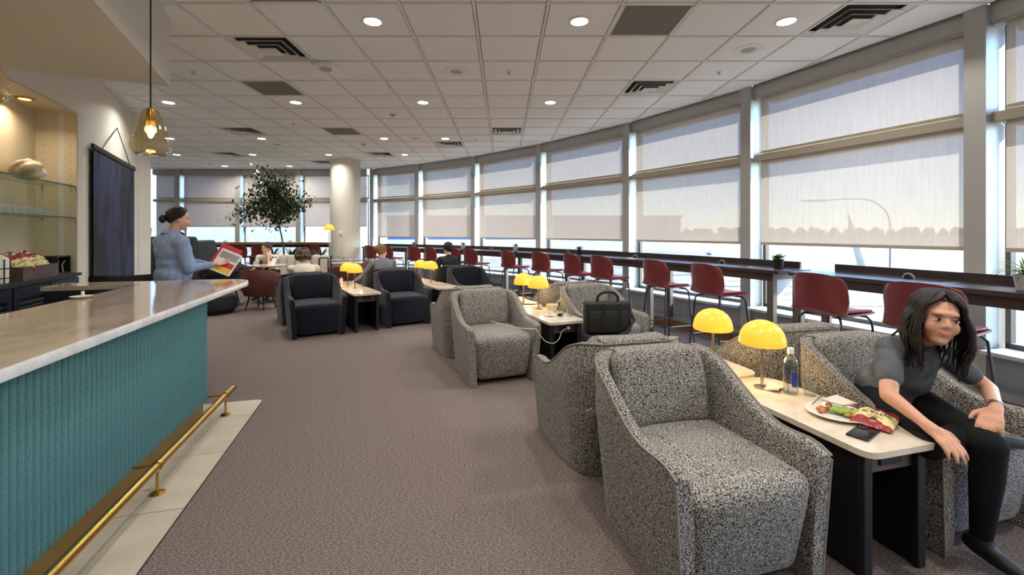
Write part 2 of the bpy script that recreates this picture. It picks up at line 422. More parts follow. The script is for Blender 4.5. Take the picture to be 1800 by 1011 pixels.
for k, (i, j) in enumerate(RETN):
    x, y = tc(i, j); t = thing('return_grille', ['dark square return air grille left of centre behind the detector', 'large dark return air grille at top right of centre', 'small dark return air grille farthest away', 'dark return air grille cut off by the top edge'][k], 'air vent', (x, y, CZ-.002), group='dark return air grilles')
    put('grille_frame', J(*[X(box(-.3, .3, -.3, -.272, -.004, .008), rot=(0, 0, q*PI/2)) for q in range(4)]), 'grid_white', t, smooth=False)
    put('grille_back', box(-.28, .28, -.28, .28, .02, .03), 'duct_dark', t, smooth=False)
    blade = mesh_of('grille_blade', X(box(-.272, .272, -.0015, .0015, -.006, .006), rot=(.7, 0, 0)), 'grille_dark', smooth=False)
    for q in range(32): put('grille_blade', blade, None, t, loc=(0, -.264+.017*q, .006))
for k, (i, j) in enumerate([(-1, 2), (4, 1), (-3, 8), (-8, 9), (-11, 11.6)]):
    x, y = tc(i, j); t = thing('ceiling_speaker', ['round ceiling speaker near the middle', 'large round ceiling speaker at right by the windows', 'small round ceiling speaker between two far downlights', 'round white ceiling speaker at far left', 'farthest round ceiling speaker on the left'][k], 'speaker', (x, y, CZ-.002), group='round ceiling speakers')
    put('speaker_rim', lathe([(.07, -.006), (.11, -.012), (.145, -.004), (.145, .004), (.07, .004)], 30, closed=True), 'white_plastic', t)
    put('speaker_mesh', lathe([(0, -.009), (.072, -.006), (.072, .0), (0, .0)], 24), 'grey_plastic', t)
for k, (i, j) in enumerate([(0, 2), (4, 2), (-6, 2), (-9, 7), (-6, 6), (-1, 8), (-13, 13)]):
    x, y = tc(i, j); t = thing('fire_sprinkler', 'fire sprinkler head on the ceiling, ' + ['in the middle right of a speaker', 'at right below the large speaker', 'at left beside the pendant cord', 'at far left near a diffuser', 'left of the small dark grille', 'in the far middle', 'farthest at the left'][k], 'sprinkler', (x, y, CZ-.002), group='ceiling sprinklers')
    put('escutcheon', lathe([(.012, -.012), (.036, -.006), (.042, 0), (.012, .002)], 20, closed=True), 'white_plastic', t)
    put('deflector', J(cyl((0, 0, 0), (0, 0, -.035), .007, n=8), lathe([(0, -.036), (.022, -.034), (.022, -.038), (0, -.04)], 12), X(box(-.014, .014, -.003, .003, -.034, -.01))), 'vent_metal', t)
t = thing('wireless_access_point', 'white square wireless unit mounted on the ceiling grid', 'access point', (-1.96, 4.86, CZ-.008))
put('housing', rbox(.24, .24, .045, .02, 3, c=(0, 0, -.024)), 'white_plastic', t); put('front_disc', lathe([(0, -.051), (.07, -.05), (.072, -.046), (0, -.046)], 24), 'grey_plastic', t)
for k, (x, y) in enumerate([(-1.73, 6.89), (-2.92, 9.2)]):
    t = thing('smoke_detector', ['nearer small white smoke detector on the ceiling', 'farther small white smoke detector on the ceiling'][k], 'detector', (x, y, CZ-.002), group='smoke detectors')
    put('detector_base', lathe([(0, -.012), (.055, -.012), (.058, 0), (0, 0)], 20), 'white_plastic', t); put('detector_cap', lathe([(0, -.04), (.03, -.038), (.042, -.012), (0, -.012)], 20), 'grey_plastic', t)

# ---------------------------------------------------------------- curved window wall
SILL = .42; HEAD = 3.10; TRAN = 2.34; SHB = 1.27
def bay_frame(pa, pb):
    """local frame of a window bay: x along the bay, y outwards, origin on the floor at pa"""
    d = (pb-pa); L = d.length; a = math.atan2(d.y, d.x)
    return L, Matrix.Translation(pa) @ Matrix.Rotation(a, 4, 'Z')
npost = 0
def post(p, ang, label):
    global npost; npost += 1
    t = thing('trim_%d' % npost, label, 'window post', (p.x, p.y, 0), ang, kind='structure')
    put('post_face', J(box(-.03, .012, -.07, .07, 0, CZ), box(.012, .26, -.07, -.055, 0, CZ), box(.012, .26, .055, .07, 0, CZ)), 'aluminium', t, smooth=False)
    put('post_core', box(.012, .26, -.054, .054, 0, CZ), 'alu_white', t, smooth=False)
    put('outer_fin', box(.26, .36, -.04, .04, 0, CZ), 'alu_white', t, smooth=False)
    return t
def bay(n, pa, pb, where, shade_bottom=SHB, flip=False):
    L, M = bay_frame(pa, pb)
    rz = M.to_euler().z + (0 if not flip else 0)
    w = thing('window_%d' % n, 'tall aluminium window, ' + where, 'window', pa, rz, kind='structure')
    s = -1 # outward is local -y when walking with the angle decreasing; +y handled by caller order
    o = 1
    a, b = .07, L-.07
    put('head_panel', box(a, b, .02, .36, HEAD, CZ+.13), 'aluminium', w, smooth=False)
    put('sill_wall', box(a, b, .0, .34, .1, SILL), 'knee_wall', w, smooth=False)
    put('sill', box(a, b, -.10, .36, SILL, SILL+.03), 'alu_white', w, smooth=False)
    put('outer_transom', box(a, b, .17, .40, TRAN-.05, TRAN+.05), 'alu_white', w, smooth=False)
    put('outer_head', box(a, b, .36, .42, HEAD-.02, CZ+.2), 'alu_white', w, smooth=False)
    for z0, z1 in ((SILL+.03, TRAN-.05), (TRAN+.05, HEAD)):
        put('window_frame', J(box(a, a+.035, .2, .26, z0, z1), box(b-.035, b, .2, .26, z0, z1), box(a, b, .2, .26, z0, z0+.04)), 'bronze_metal', w, smooth=False)
        put('pane', box(a+.03, b-.03, .225, .237, z0+.03, z1), 'window_glass', w, smooth=False)
    b0 = put('baseboard', box(a-.12, b+.12, -.16, -.005, 0, .1), 'wood_base', w, smooth=False)
    put('base_cover', box(a-.1, b+.1, -.12, -.004, .1, .16), 'knee_wall', w, smooth=False)
    # two roller shades per bay
    for nm, z0, z1, wd in (('upper', TRAN+.075, HEAD-.02, 'upper'), ('lower', shade_bottom, TRAN-.045, 'lower')):
        sh = thing('roller_shade', '%s beige mesh roller shade, %s' % (wd, where), 'roller shade', pa, rz, group='beige mesh roller shades')
        put('fabric', ([(a+.07, .079, z0), (b-.012, .079, z0), (b-.012, .079, z1), (a+.07, .079, z1)], [(0, 1, 2, 3)]), 'shade', sh, smooth=False)
        put('hem_bar', rbox(b-a-.082, .02, .034, .006, 2, c=((a+b)/2+.029, .079, z0-.012)), 'transom_beige', sh)
        put('roller_cover', box(a+.01, b-.005, .03, .125, z1, z1+.075), 'aluminium' if nm == 'upper' else 'transom_beige', sh, smooth=False)
    return w
nb = 0
names_bay = {}
BAYS = []
for k in range(len(POSTS)-1, 0, -1):
    BAYS.append((POSTS[k], POSTS[k-1]))
for a0, a1 in BAYS:
    nb += 1
    # walking with the angle decreasing puts outward on the local +y side
    bay(nb, arc(a0, RW), arc(a1, RW), '%s curved bay counted from the round column' % ORD[nb-1])
for k, a in enumerate(sorted(POSTS, reverse=True)):
    p = arc(a, RW); post(p, math.radians(a), 'aluminium window post, %s counted from the round column' % ORD[k])
# far straight wall
FX = [-10.4, -9.57, -7.8, -6.02, -3.95]
for k in range(4):
    nb += 1
    bay(nb, Vector((FX[k], FARY, 0)), Vector((FX[k+1], FARY, 0)), '%s far bay from the left, behind the attendant' % ORD[k], 1.3 if k == 0 else 1.58)
for k in (1, 2, 3):
    post(Vector((FX[k], FARY, 0)), PI/2, 'far window post, %s from the left' % ORD[k-1])

# solid walls
def wallseg(name, p, q, th, z0, z1, m, label, kind='structure'):
    d = Vector((q[0]-p[0], q[1]-p[1], 0)); L = d.length
    o = put(name, box(0, L, 0, th, z0, z1), m, smooth=False, loc=(p[0], p[1], 0), rot=(0, 0, math.atan2(d.y, d.x)))
    return tag(o, label, 'wall', kind=kind)
wallseg('wall_back', (6, -4.95), (-2.3, -4.95), -.15, 0, CZ, 'white_paint', 'plain white wall behind the viewer')
wallseg('wall_far_left', (-10.4, 7.4), (-10.4, FARY), .15, 0, CZ, 'white_paint', 'white side wall at the far left')
wallseg('wall_return', (-6.0, 7.2), (-10.4, 7.2), -.3, 0, CZ, 'white_paint', 'white wall turning away behind the textile hanging')
wl2 = wallseg('wall_left', (-4.5, 4.66), (-5.95, 7.17), .15, 0, CZ, 'white_paint', 'white wall carrying the dark textile hanging')
put('wall_end_trim', box(2.9, 2.96, -.02, .16, 0, CZ), 'white_paint', wl2, smooth=False)
# niche wall: local frame x along the wall (towards the far end), y into the wall
NU = Vector((-.395, .919)).normalized(); NA = math.atan2(NU.y, NU.x)
NP = Vector((-4.5, 4.66, 0))      # opening edge
nw = thing('wall_bar', 'white wall around the lit bar niche', 'wall', NP, NA, kind='structure')
put('header', box(-5.2, .0, 0, .5, 2.65, CZ), 'white_paint', nw, smooth=False)
put('jamb', box(0, .12, 0, .5, 0, 2.66), 'white_paint', nw, smooth=False)
put('niche_back', box(-5.2, .05, .33, .36, .9, 2.7), 'niche_paint', nw, smooth=False)
put('niche_side', box(-.012, .004, .004, .34, .9, 2.65), 'niche_paint', nw, smooth=False)
put('niche_top', box(-5.2, 0, .0, .34, 2.645, 2.66), 'niche_paint', nw, smooth=False)
hole = mesh_of('shelf_pin_hole', cyl((0, 0, 0), (.003, 0, 0), .004, n=8), 'ink_dark')
for yy in (.05, .27):
    for q in range(20): put('shelf_pin_hole', hole, None, nw, loc=(-.0145, yy, 1.05+.078*q))
put('back_side', box(-5.4, -5.2, -.6, .5, 0, CZ), 'white_paint', nw, smooth=False)
# soffit over the bar
sf = put('soffit', box(0, 6.8, 0, 2.4, 2.66, CZ-.004), 'soffit_paint', smooth=False, loc=(-2.89, 3.82, 0), rot=(0, 0, math.atan2(-.907, .42)))
sf.data.transform(Matrix.Scale(-1, 4, (0, 1, 0))); sf.data.flip_normals()
tag(sf, 'dropped white soffit over the bar', 'soffit', kind='structure')
# round column
co = thing('column', 'round cream column by the far windows', 'column', (-4.07, 11.35, 0), kind='structure')
put('shaft', lathe([(.37, 0), (.37, CZ-.002)], 40), 'cream_paint', co); put('ceiling_collar', lathe([(.37, CZ-.03), (.44, CZ-.03), (.44, CZ-.004), (.37, CZ-.004)], 40, closed=True), 'white_plastic', co)
put('thermostat', rbox(.09, .02, .12, .006, c=(.02, -.372, 1.38)), 'white_plastic', co)
wallseg('wall_near_left', (-2.3, -4.85), (-2.55, -.1), .15, 0, CZ, 'white_paint', 'plain white wall beyond the near end of the bar')
# ------------------------------------------------------------------ the bar
UB = Vector((-.27, 1)).normalized(); BA = math.atan2(UB.y, UB.x)     # local x along the bar (away), local y to the left
BE = (-2.2, 3.3, 0)
bar = thing('bar_counter', 'teal fluted bar with pale stone worktop and brass toe kick', 'bar', BE, BA)
put('carcass', box(-4.3, -.01, .03, .62, .15, .90), 'teal', bar, smooth=False)
put('end_cabinet', J(box(-.01, .80, .42, .79, 0, .90), box(.80, .93, .42, 1.48, 0, .90)), 'cab_navy', bar, smooth=False)
put('toe_kick', box(-4.3, -.02, .035, .06, .013, .152), 'brass_kick', bar, smooth=False)
FW = .0375
pr = [(-FW/2, .034)] + [(FW/2*math.cos(a), .03-.020*math.sin(a)**.8) for a in [PI-PI*k/8 for k in range(1, 8)]] + [(FW/2, .034)]
flute = mesh_of('flute', J(prism(pr, .15, .90)), 'teal', ang=60)
for k in range(80): put('flute', flute, None, bar, loc=(-.02-FW*k, 0, 0))
slab = rpoly([(-4.4, -.035), (1.10, -.035), (1.10, 1.52), (.80, 1.52), (.80, .81), (-4.4, .81)], [0, .34, .06, .02, .02, 0], 10)
slab.reverse()
put('worktop', prism(slab, .905, .94), 'quartz', bar, smooth=False)
edge = [p for p in rpoly([(-4.4, -.035), (1.10, -.035), (1.10, 1.52)], [0, .34, 0], 10)]
inner = [(x, y) for x, y in edge]
V, F = [], []
nrm = []
for i, p in enumerate(edge):
    t = (Vector(edge[min(i+1, len(edge)-1)])-Vector(edge[max(i-1, 0)])).normalized(); nrm.append(Vector((t.y, -t.x)))
for (x, y), n in zip(edge, nrm):
    V += [(x+n.x*.003, y+n.y*.003, .9), (x+n.x*.006, y+n.y*.006, .92), (x+n.x*.002, y+n.y*.002, .9402), (x-n.x*.012, y-n.y*.012, .9404), (x-n.x*.012, y-n.y*.012, .9)]
for i in range(len(edge)-1):
    for k in range(5): F.append((i*5+k, i*5+(k+1) % 5, (i+1)*5+(k+1) % 5, (i+1)*5+k))
put('worktop_edge', (V, F), 'quartz_edge', bar)
# floor tiles along the bar
ts = thing('trim_99', 'strip of beige stone floor tiles along the bar foot', 'floor tiles', BE, BA, kind='structure'); ts.name = 'trim_15'
put('tile_bed', prism(rpoly([(-4.2, -.292), (.302, -.292), (.302, .16), (-4.2, .16)], [0, .05, 0, 0]), .001, .008), 'ink_dark', ts, smooth=False)
sx = [.30, -.02, -.61, -1.2, -1.79, -2.38, -2.97, -3.56, -4.15]
for k in range(len(sx)-1):
    poly = rpoly([(sx[k+1]+.0025, -.29), (sx[k]-.0025, -.29), (sx[k]-.0025, .16), (sx[k+1]+.0025, .16)], [0, .05 if k == 0 else 0, 0, 0])
    put('tile', prism(poly, .002, .012), 'floor_tile', ts, smooth=False)
# brass foot rail
rl = thing('foot_rail', 'polished brass foot rail along the bar', 'foot rail', BE, BA)
put('rail', tube([(-4.2, -.1, .16), (.19, -.1, .16)], .023, 16), 'brass', rl)
put('end_cap', lathe([(0, .012), (.018, .010), (.025, 0), (.025, -.012), (0, -.012)], 16), 'brass', rl, rot=(0, PI/2, 0), loc=(.2, -.1, .16))
for s in (.02, -1.02, -2.06, -3.1):
    br = put('bracket', J(cyl((s, -.1, .16), (s, -.1, .02), .007, n=10), cyl((s, -.1, .16), (s, .03, .16), .007, n=10)), 'brass', rl)
    put('collar', cyl((s-.014, -.1, .16), (s+.014, -.1, .16), .028, n=16), 'brass', br)
    put('floor_flange', lathe([(0, .03), (.012, .028), (.036, .016), (.036, .011), (0, .011)], 20, c=(s, -.1, 0)), 'brass', br)
# saucer on the worktop edge
def bar_pt(s, t, z): return Vector(BE) + Vector((UB.x*s - UB.y*t, UB.y*s + UB.x*t, z))
t = thing('white_dish', 'small white dish with upright handle at the worktop edge', 'dish', (-2.93, 3.06, .9405))
put('saucer', lathe([(0, .004), (.03, .004), (.06, .016), (.063, .016), (.034, 0), (0, 0)], 24), 'white_ceramic', t); put('handle', cyl((.01, 0, .004), (.01, 0, .05), .011, .009), 'white_ceramic', t)
# black curved stool back behind the return
t = thing('black_stool', 'black curved-back stool half hidden behind the bar end', 'stool', (-4.02, 4.78, 0), .5)
V = []; F = []
for k in range(15):
    a = math.radians(-70+10*k); 
    for r, z in ((.30, .68), (.31, .93), (.30, .955), (.285, .93), (.275, .68)): V.append((r*math.sin(a)*1.15, -r*math.cos(a), z))
for k in range(14):
    for q in range(5): F.append((k*5+q, k*5+(q+1) % 5, (k+1)*5+(q+1) % 5, (k+1)*5+q))
put('backrest', (V, F), 'black', t); put('seat', lathe([(0, .62), (.27, .62), (.29, .66), (.27, .7), (0, .71)], 24), 'black', t)
for q in range(4):
    a = PI/4+q*PI/2; put('leg', cyl((.2*math.cos(a), .2*math.sin(a), .62), (.27*math.cos(a), .27*math.sin(a), 0), .014, n=8), 'black_metal', t)

# ------------------------------------------------------------------ niche fittings (frame nw: x along, y into the wall)
NM = Matrix.Translation(NP) @ Matrix.Rotation(NA, 4, 'Z')
def npt(x, y, z): return NM @ Vector((x, y, z))
for k, z in enumerate((1.885, 1.555)):
    t = thing('glass_shelf', ['upper glass shelf in the bar niche', 'lower glass shelf in the bar niche'][k], 'shelf', npt(0, 0, z), NA)
    put('pane', box(-4.6, -.014, .025, .325, -.009, 0), 'shelf_glass', t, smooth=False); put('front_edge', box(-4.6, -.014, .012, .025, -.0105, .001), 'shelf_edge', t, smooth=False)
    put('shelf_pin', J(*[X(cyl((-.05, y, -.016), (-.012, y, -.016), .005, n=8)) for y in (.05, .27)]), 'steel', t)
cabz = .975
top = put('back_counter', box(-4.9, -.016, -.04, .325, cabz-.03, cabz), 'black', smooth=False, loc=NP, rot=(0, 0, NA)); tag(top, 'black worktop along the bar niche', 'worktop')
dw = .56
slat = None
for k in range(8):
    x1 = -.02-dw*k; x0 = x1-dw+.004
    c = thing('back_bar_cabinet', 'navy louvred back-bar cabinet, %s from the textile hanging' % ORD[k], 'cabinet', npt(x0, 0, 0), NA, group='navy back-bar cabinets')
    w = x1-x0
    put('body', box(0, w, 0, .32, 0, cabz-.032), 'cab_navy', c, smooth=False)
    d = put('door', J(box(.012, w-.012, -.022, -.002, .1, .18), box(.012, w-.012, -.022, -.002, cabz-.14, cabz-.045), box(.012, .08, -.022, -.002, .18, cabz-.14), box(w-.08, w-.012, -.022, -.002, .18, cabz-.14)), 'cab_navy', c, smooth=False)
    if slat is None: slat = mesh_of('slat', X(box(.082, w-.082, -.004, .004, -.016, .016), rot=(.5, 0, 0)), 'cab_navy', smooth=False)
    for q in range(16): put('slat', slat, None, d, loc=(0, -.012, .2+.039*q))
# swirled ceramic shell
V, F = [], []
nu_, nv_ = 48, 14
for j in range(nv_+1):
    ph = PI*j/nv_
    for k in range(nu_):
        a = 2*PI*k/nu_; r = 1+.30*abs(math.sin(2*a+ph*2.6))-.16; z = math.cos(ph)*(1+.22*abs(math.sin(2*a+ph*2.6))-.1)
        V.append((.155*math.sin(ph)*r*math.cos(a), .11*math.sin(ph)*r*math.sin(a), .092+.09*z+.02*math.sin(2*a+ph)*math.sin(ph)))
for j in range(nv_):
    for k in range(nu_): F.append((j*nu_+k, (j+1)*nu_+k, (j+1)*nu_+(k+1) % nu_, j*nu_+(k+1) % nu_))
zmin = min(p[2] for p in V)
o = put('ceramic_shell', ([(p[0], p[1], p[2]-zmin) for p in V], F), 'cream_ceramic', loc=npt(-.50, .17, 1.887), rot=(0, 0, NA+.3), ang=70); tag(o, 'cream swirled ceramic shell on the upper glass shelf', 'ornament')
tum = mesh_of('tumbler', lathe([(0, .004), (.026, .004), (.030, .012), (.034, .075), (.036, .075), (.032, .0), (0, 0)], 20), 'clear_glass')
for k in range(9):
    o = put('glass_tumbler', tum, None, loc=npt(-.26-.094*k, .13, 1.556)); tag(o, 'clear glass tumbler on the lower niche shelf, %s from the right' % ORD[k], 'glass', 'tumblers on the niche shelf')
for k in range(2):
    t = thing('stemmed_glass', ['stemmed glass on the back counter, right of two', 'stemmed glass on the back counter, left of two'][k], 'glass', npt(-.72-.14*k, .22, cabz+.001), group='stemmed glasses under the shelf')
    put('bowl', lathe([(.004, .1), (.03, .125), (.036, .17), (.03, .21), (.029, .21), (.034, .17), (.028, .128), (.0, .106)], 18), 'clear_glass', t); put('stem', lathe([(0, 0), (.032, .001), (.006, .008), (.004, .1), (0, .1)], 16), 'clear_glass', t)
# wooden crate with crisp bags
t = thing('wooden_crate', 'grey-brown wooden crate of snack bags on back counter', 'crate', npt(-.62, .13, cabz+.001), NA)
for nm, g in (('side_board', box(-.29, .29, -.11, -.095, 0, .12)), ('side_board', box(-.29, .29, .095, .11, 0, .12)), ('end_board', box(-.29, -.275, -.094, .094, 0, .12)), ('end_board', box(.275, .29, -.094, .094, 0, .12)), ('bottom_board', box(-.274, .274, -.094, .094, .002, .012))): put(nm, g, 'walnut', t, smooth=False)
def pillow_bag(w, h, th):
    V, F = [], []; n = 12; m = 14
    for side in (1, -1):
        for j in range(m+1):
            for i in range(n+1):
                u, v = i/n*2-1, j/m*2-1
                b = max(0, (1-u**4))*max(0, (1-v**4)); b = b**.5 if abs(v) < .88 else 0
                V.append((u*w/2*(1-.06*b), side*(th/2*b+.0005) + .004*math.sin(9*u+5*v)*b, v*h/2+.004*math.sin(14*u)*abs(v)))
        o = 0 if side == 1 else (n+1)*(m+1)
        for j in range(m):
            for i in range(n): F.append((o+j*(n+1)+i, o+j*(n+1)+i+1, o+(j+1)*(n+1)+i+1, o+(j+1)*(n+1)+i))
    return V, F
def crisp_bag(loc, rot, label, w=.15, h=.2, th=.06, group=None):
    t = thing('crisp_bag', label, 'crisp bag', loc, group=group); t.rotation_euler = rot
    g = pillow_bag(w, h, th)
    me = mesh_of('bag', g, 'chip_cream', ang=70); me.materials.append(MATS['chip_red'])
    for p in me.polygons:
        if abs(p.center.z+.012*math.sin(p.center.x*30)) > h*.27: p.material_index = 1
    put('bag', me, None, t)
    def onto(x, y, z):
        u, v = 2*x/w, 2*z/h; bb = (max(0, 1-u**4)*max(0, 1-v**4))**.5
        return x, -(th/2*bb+.0005)+.004*math.sin(9*u+5*v)*bb-.0012+y*.5, z
    k = put('printed_lettering', D(X(J(X(text_geo('Kettle', w*.30), (0, .018, 0)), X(text_geo('CHIPS', w*.16), (0, -.022, 0)), lathe([(0, .0005), (w*.09, .0005), (w*.09, -.0005), (0, -.0005)], 16, c=(.0, -.05, 0))), rot=(PI/2, 0, 0)), onto), 'ink_dark', t, smooth=False)
    return t
bags = [(-.80, .09, .2, -.5), (-.70, .15, .3, .25), (-.60, .10, .35, -.2), (-.50, .15, .25, .3), (-.43, .10, .5, .1), (-.85, .16, .5, .2)]
for k, (x, y, tilt, yaw) in enumerate(bags):
    crisp_bag(npt(x, y, cabz+.135+.02*(k % 2)), (-.25-.6*tilt, .9*yaw, NA+yaw), 'red and cream snack bag in wooden crate, %s of six from the near end' % ORD[sorted(range(6), key=lambda q: bags[q][0]).index(k)], .15, .19, .055, group='snack bags in the crate')
# white pitcher vase
o = put('white_vase', lathe([(0, 0), (.05, 0), (.052, .01), (.03, .04), (.034, .06), (.085, .1), (.1, .15), (.09, .185), (.05, .2), (.046, .2), (.084, .178), (.09, .15), (.0, .07)], 28), 'white_ceramic', loc=npt(-.42, .255, cabz+.001)); tag(o, 'white footed ceramic bowl vase behind the crate', 'vase')
o = put('white_candle', lathe([(0, 0), (.012, 0), (.012, .2), (0, .205)], 12), 'white_plastic', loc=npt(-.27, .29, cabz+.001)); tag(o, 'slim white candle at the back of the niche', 'candle')
t = thing('black_holder', 'black open holder box at the niche corner', 'holder', npt(-.17, .14, cabz+.001), NA)
put('holder_box', J(box(-.13, .13, -.1, .1, 0, .015), box(-.13, -.115, -.1, .1, .015, .17), box(.115, .13, -.1, .1, .015, .17), box(-.115, .115, .085, .1, .015, .17), box(-.13, .13, -.1, .1, .17, .18)), 'black', t, smooth=False)
for s in (-.05, .05): put('prong', tube([(s, -.07, .016), (s, -.06, .09), (s*1.2, -.08, .13)], .006, 8), 'grey_plastic', t)
t = thing('storage_jar', 'white storage jar in a black wire cradle on back counter', 'jar', npt(-1.09, .10, cabz+.001), NA)
put('jar_body', lathe([(0, 0), (.066, 0), (.07, .01), (.07, .2), (.06, .215), (0, .22)], 28), 'white_ceramic', t)
for z in (.04, .12): put('wire_band', lathe([(.071, z), (.075, z), (.075, z+.008), (.071, z+.008)], 28, closed=True), 'black_metal', t)
for q in range(6): put('wire_upright', cyl((.076*math.cos(q*PI/3), .076*math.sin(q*PI/3), .0), (.076*math.cos(q*PI/3), .076*math.sin(q*PI/3), .2), .004, n=6), 'black_metal', t)
put('bail_handle', tube([(.07, 0, .19), (.06, -.05, .24), (.0, -.07, .26), (-.06, -.05, .24), (-.07, 0, .19)], .004, 8), 'steel', t)
# niche downlights
for k, x in enumerate((-.55, -1.7, -2.85)):
    t = thing('niche_downlight', 'warm recessed light in the niche top, %s from the right' % ORD[k], 'downlight', npt(x, .17, 2.644), group='niche downlights')
    put('trim_ring', lathe([(.045, 0), (.07, -.002), (.066, -.012), (.045, -.014)], 24, closed=True), 'brass', t)
    put('lens', lathe([(0, -.016), (.03, -.014), (.046, -.006), (0, -.002)], 20), 'niche_light', t)
    l = bpy.data.lights.new('niche', 'AREA'); l.shape = 'DISK'; l.size = .08; l.energy = 2.2; l.color = (1, .82, .60); l.spread = math.radians(150)
    lo = bpy.data.objects.new('light', l); COL.objects.link(lo); lo.parent = t; lo.location = (0, 0, -.03)
# soffit grille near the corner of the frame
t = thing('soffit_grille', 'white-framed air grille in the soffit underside', 'air vent', (-3.0, 2.05, 2.659), math.atan2(-.907, .42))
put('grille_frame', J(*[X(box(-.3, .3, -.3, -.27, -.008, 0), rot=(0, 0, q*PI/2)) for q in range(4)]), 'white_plastic', t, smooth=False)
for q in range(10): put('grille_blade', X(box(-.27, .27, -.02, .02, -.002, .0), rot=(.5, 0, 0)), 'grille_dark', t, smooth=False, loc=(0, -.25+.055*q, -.005))
# pendant lamps over the bar
def pendant(x, y, zb, ceil_z, label):
    t = thing('pendant_lamp', label, 'pendant lamp', (x, y, zb), group='amber glass pendants')
    prof = [(.0, .012), (.05, .0), (.09, .004), (.116, .03), (.122, .07), (.112, .12), (.088, .2), (.066, .27), (.048, .315), (.02, .335), (.012, .335)]
    inn = [(r*.95 if r > .02 else r, z+.006 if z < .2 else z-.004) for r, z in prof][::-1]
    put('glass_shade', lathe(prof+inn[:-1], 36), 'amber_glass', t)
    put('socket', lathe([(0, .33), (.02, .33), (.026, .3), (.028, .23), (.024, .21), (0, .21)], 18), 'brass', t)
    put('bulb', ell((0, 0, .165), (.02, .02, .045)), 'bulb', t)
    put('cord', cyl((0, 0, .33), (0, 0, ceil_z-zb-.02), .005, n=8), 'black', t)
    put('canopy', lathe([(0, -.02), (.05, -.02), (.055, 0), (0, 0)], 20, c=(0, 0, ceil_z-zb-.001)), 'black_metal', t)
    l = bpy.data.lights.new('bulb', 'POINT'); l.energy = 1; l.color = (1, .75, .4); l.shadow_soft_size = .04
    lo = bpy.data.objects.new('light', l); COL.objects.link(lo); lo.parent = t; lo.location = (0, 0, .165)
pendant(-2.505, 3.13, 1.945, CZ, 'amber glass pendant lamp hanging over the bar end')
pendant(-2.235, 1.84, 1.945, CZ, 'glass pendant lamp cut off by the left frame edge')
# textile wall hanging
WA = math.atan2(7.17-4.66, -5.95+4.5)
t = thing('textile_hanging', 'dark indigo textile hanging on the white wall', 'wall hanging', (-4.5, 4.66, 0), WA)
put('cloth', box(.36, 2.40, -.045, -.038, .42, 2.36), 'art_textile', t, smooth=False)
put('top_rod', rbox(2.12, .03, .06, .008, c=(1.38, -.042, 2.37)), 'art_frame', t); put('bottom_rod', rbox(2.12, .03, .05, .008, c=(1.38, -.042, .41)), 'art_frame', t)
put('hanging_cord', tube([(.75, -.03, 2.40), (1.55, -.012, 2.82), (2.2, -.03, 2.40)], .006, 8), 'cord_brown', t)

# ------------------------------------------------------------------ armchairs
def chair_meshes():
    W, fy, by, r = .362, -.40, .37, .20
    path = []
    for k in range(13): path.append((-W, fy + (by-r-fy)*k/12))
    for k in range(1, 9):
        a = PI - (PI/2)*k/8; path.append((-W+r + r*math.cos(a), by-r + r*math.sin(a)))
    for k in range(1, 5): path.append((-W+r + (W-r)*k/4, by))
    path = path + [(-x, y) for x, y in path[::-1][1:]]
    n = len(path); V, F = [], []; piping = []
    for i, (x, y) in enumerate(path):
        t = (Vector(path[min(i+1, n-1)])-Vector(path[max(i-1, 0)])).normalized(); nn = Vector((t.y, -t.x))   # inwards
        s = min(1, max(0, (y+.20)/.54)); s = s*s*(3-2*s)
        h = .54 + .238*s + .010*max(0, (-.22-y)/.18)
        if i in (0, n-1): h -= .034
        elif i in (1, n-2): h -= .010
        th = .06
        def pt(off, z):
            px, py = x+nn.x*off, y+nn.y*off
            q = max(0, 1-z/.55)
            return (px*(1-.11*q), (py*(1-.20*q) if py > 0 else py*(1-.03*q)), z)
        ring = [pt(0, .004), pt(0, h*.35), pt(0, h*.7), pt(.0, h-.02), pt(.008, h-.005), pt(.022, h), pt(th-.02, h), pt(th-.006, h-.006), pt(th, h-.025), pt(th+.005, h*.75), pt(th+.01, .34), pt(th, .004)]
        V += ring; piping.append(pt(.002, h-.004))
    m = 12
    for i in range(n-1):
        for k in range(m): F.append((i*m+k, i*m+(k+1) % m, (i+1)*m+(k+1) % m, (i+1)*m+k))
    F.append(tuple(range(m))); F.append(tuple((n-1)*m+k for k in range(m-1, -1, -1)))
    shell = (V, F)
    seat = rbox(.585, .72, .40, .055, 4, 2, c=(0, -.02, .235))
    def sd_(x, y, z):
        q = max(0, (.36-z)/.36)
        x2 = x*(1-.17*q)
        y2 = y + (.035*q if y < 0 else -.10*q)
        if y < -.2: y2 -= .03*(1-(x/.33)**2)*(1-q)
        if z > .36: z += .022*max(0, 1-(x/.33)**2)*max(0, 1-((y+.05)/.38)**2)
        return x2, y2, z
    seat = D(seat, sd_)
    cu = rbox(.52, .10, .385, .045, 4, 2)
    def cd(x, y, z):
        q = max(0, (-.02-z)/.18); x *= 1-.06*q*q
        if z > .1: x *= 1-.22*((z-.1)/.1)**1.5*.6
        b = max(0, 1-(x/.29)**2)*max(0, 1-(z/.21)**2)
        y -= .03*b if y < 0 else 0
        y += .10*(x/.28)**2*-.35
        return x, y, z
    cu = X(D(cu, cd), loc=(0, .25, .605), rot=(-.20, 0, 0))
    fl = rbox(.42, .10, .022, .010, 3, 1)
    fl = X(D(fl, lambda x, y, z: (x, y, z-.9*max(0, y-.0)**2*4)), loc=(0, .315, .785), rot=(0, 0, 0))
    pip = tube(piping, .0045, 6)
    front1 = [V[0*m+3]] + [V[k] for k in (2, 1, 0)]
    pip = J(pip, tube(front1, .0045, 6), tube([V[(n-1)*m+k] for k in (3, 2, 1, 0)], .0045, 6))
    return shell, seat, cu, fl, pip
CH = chair_meshes()
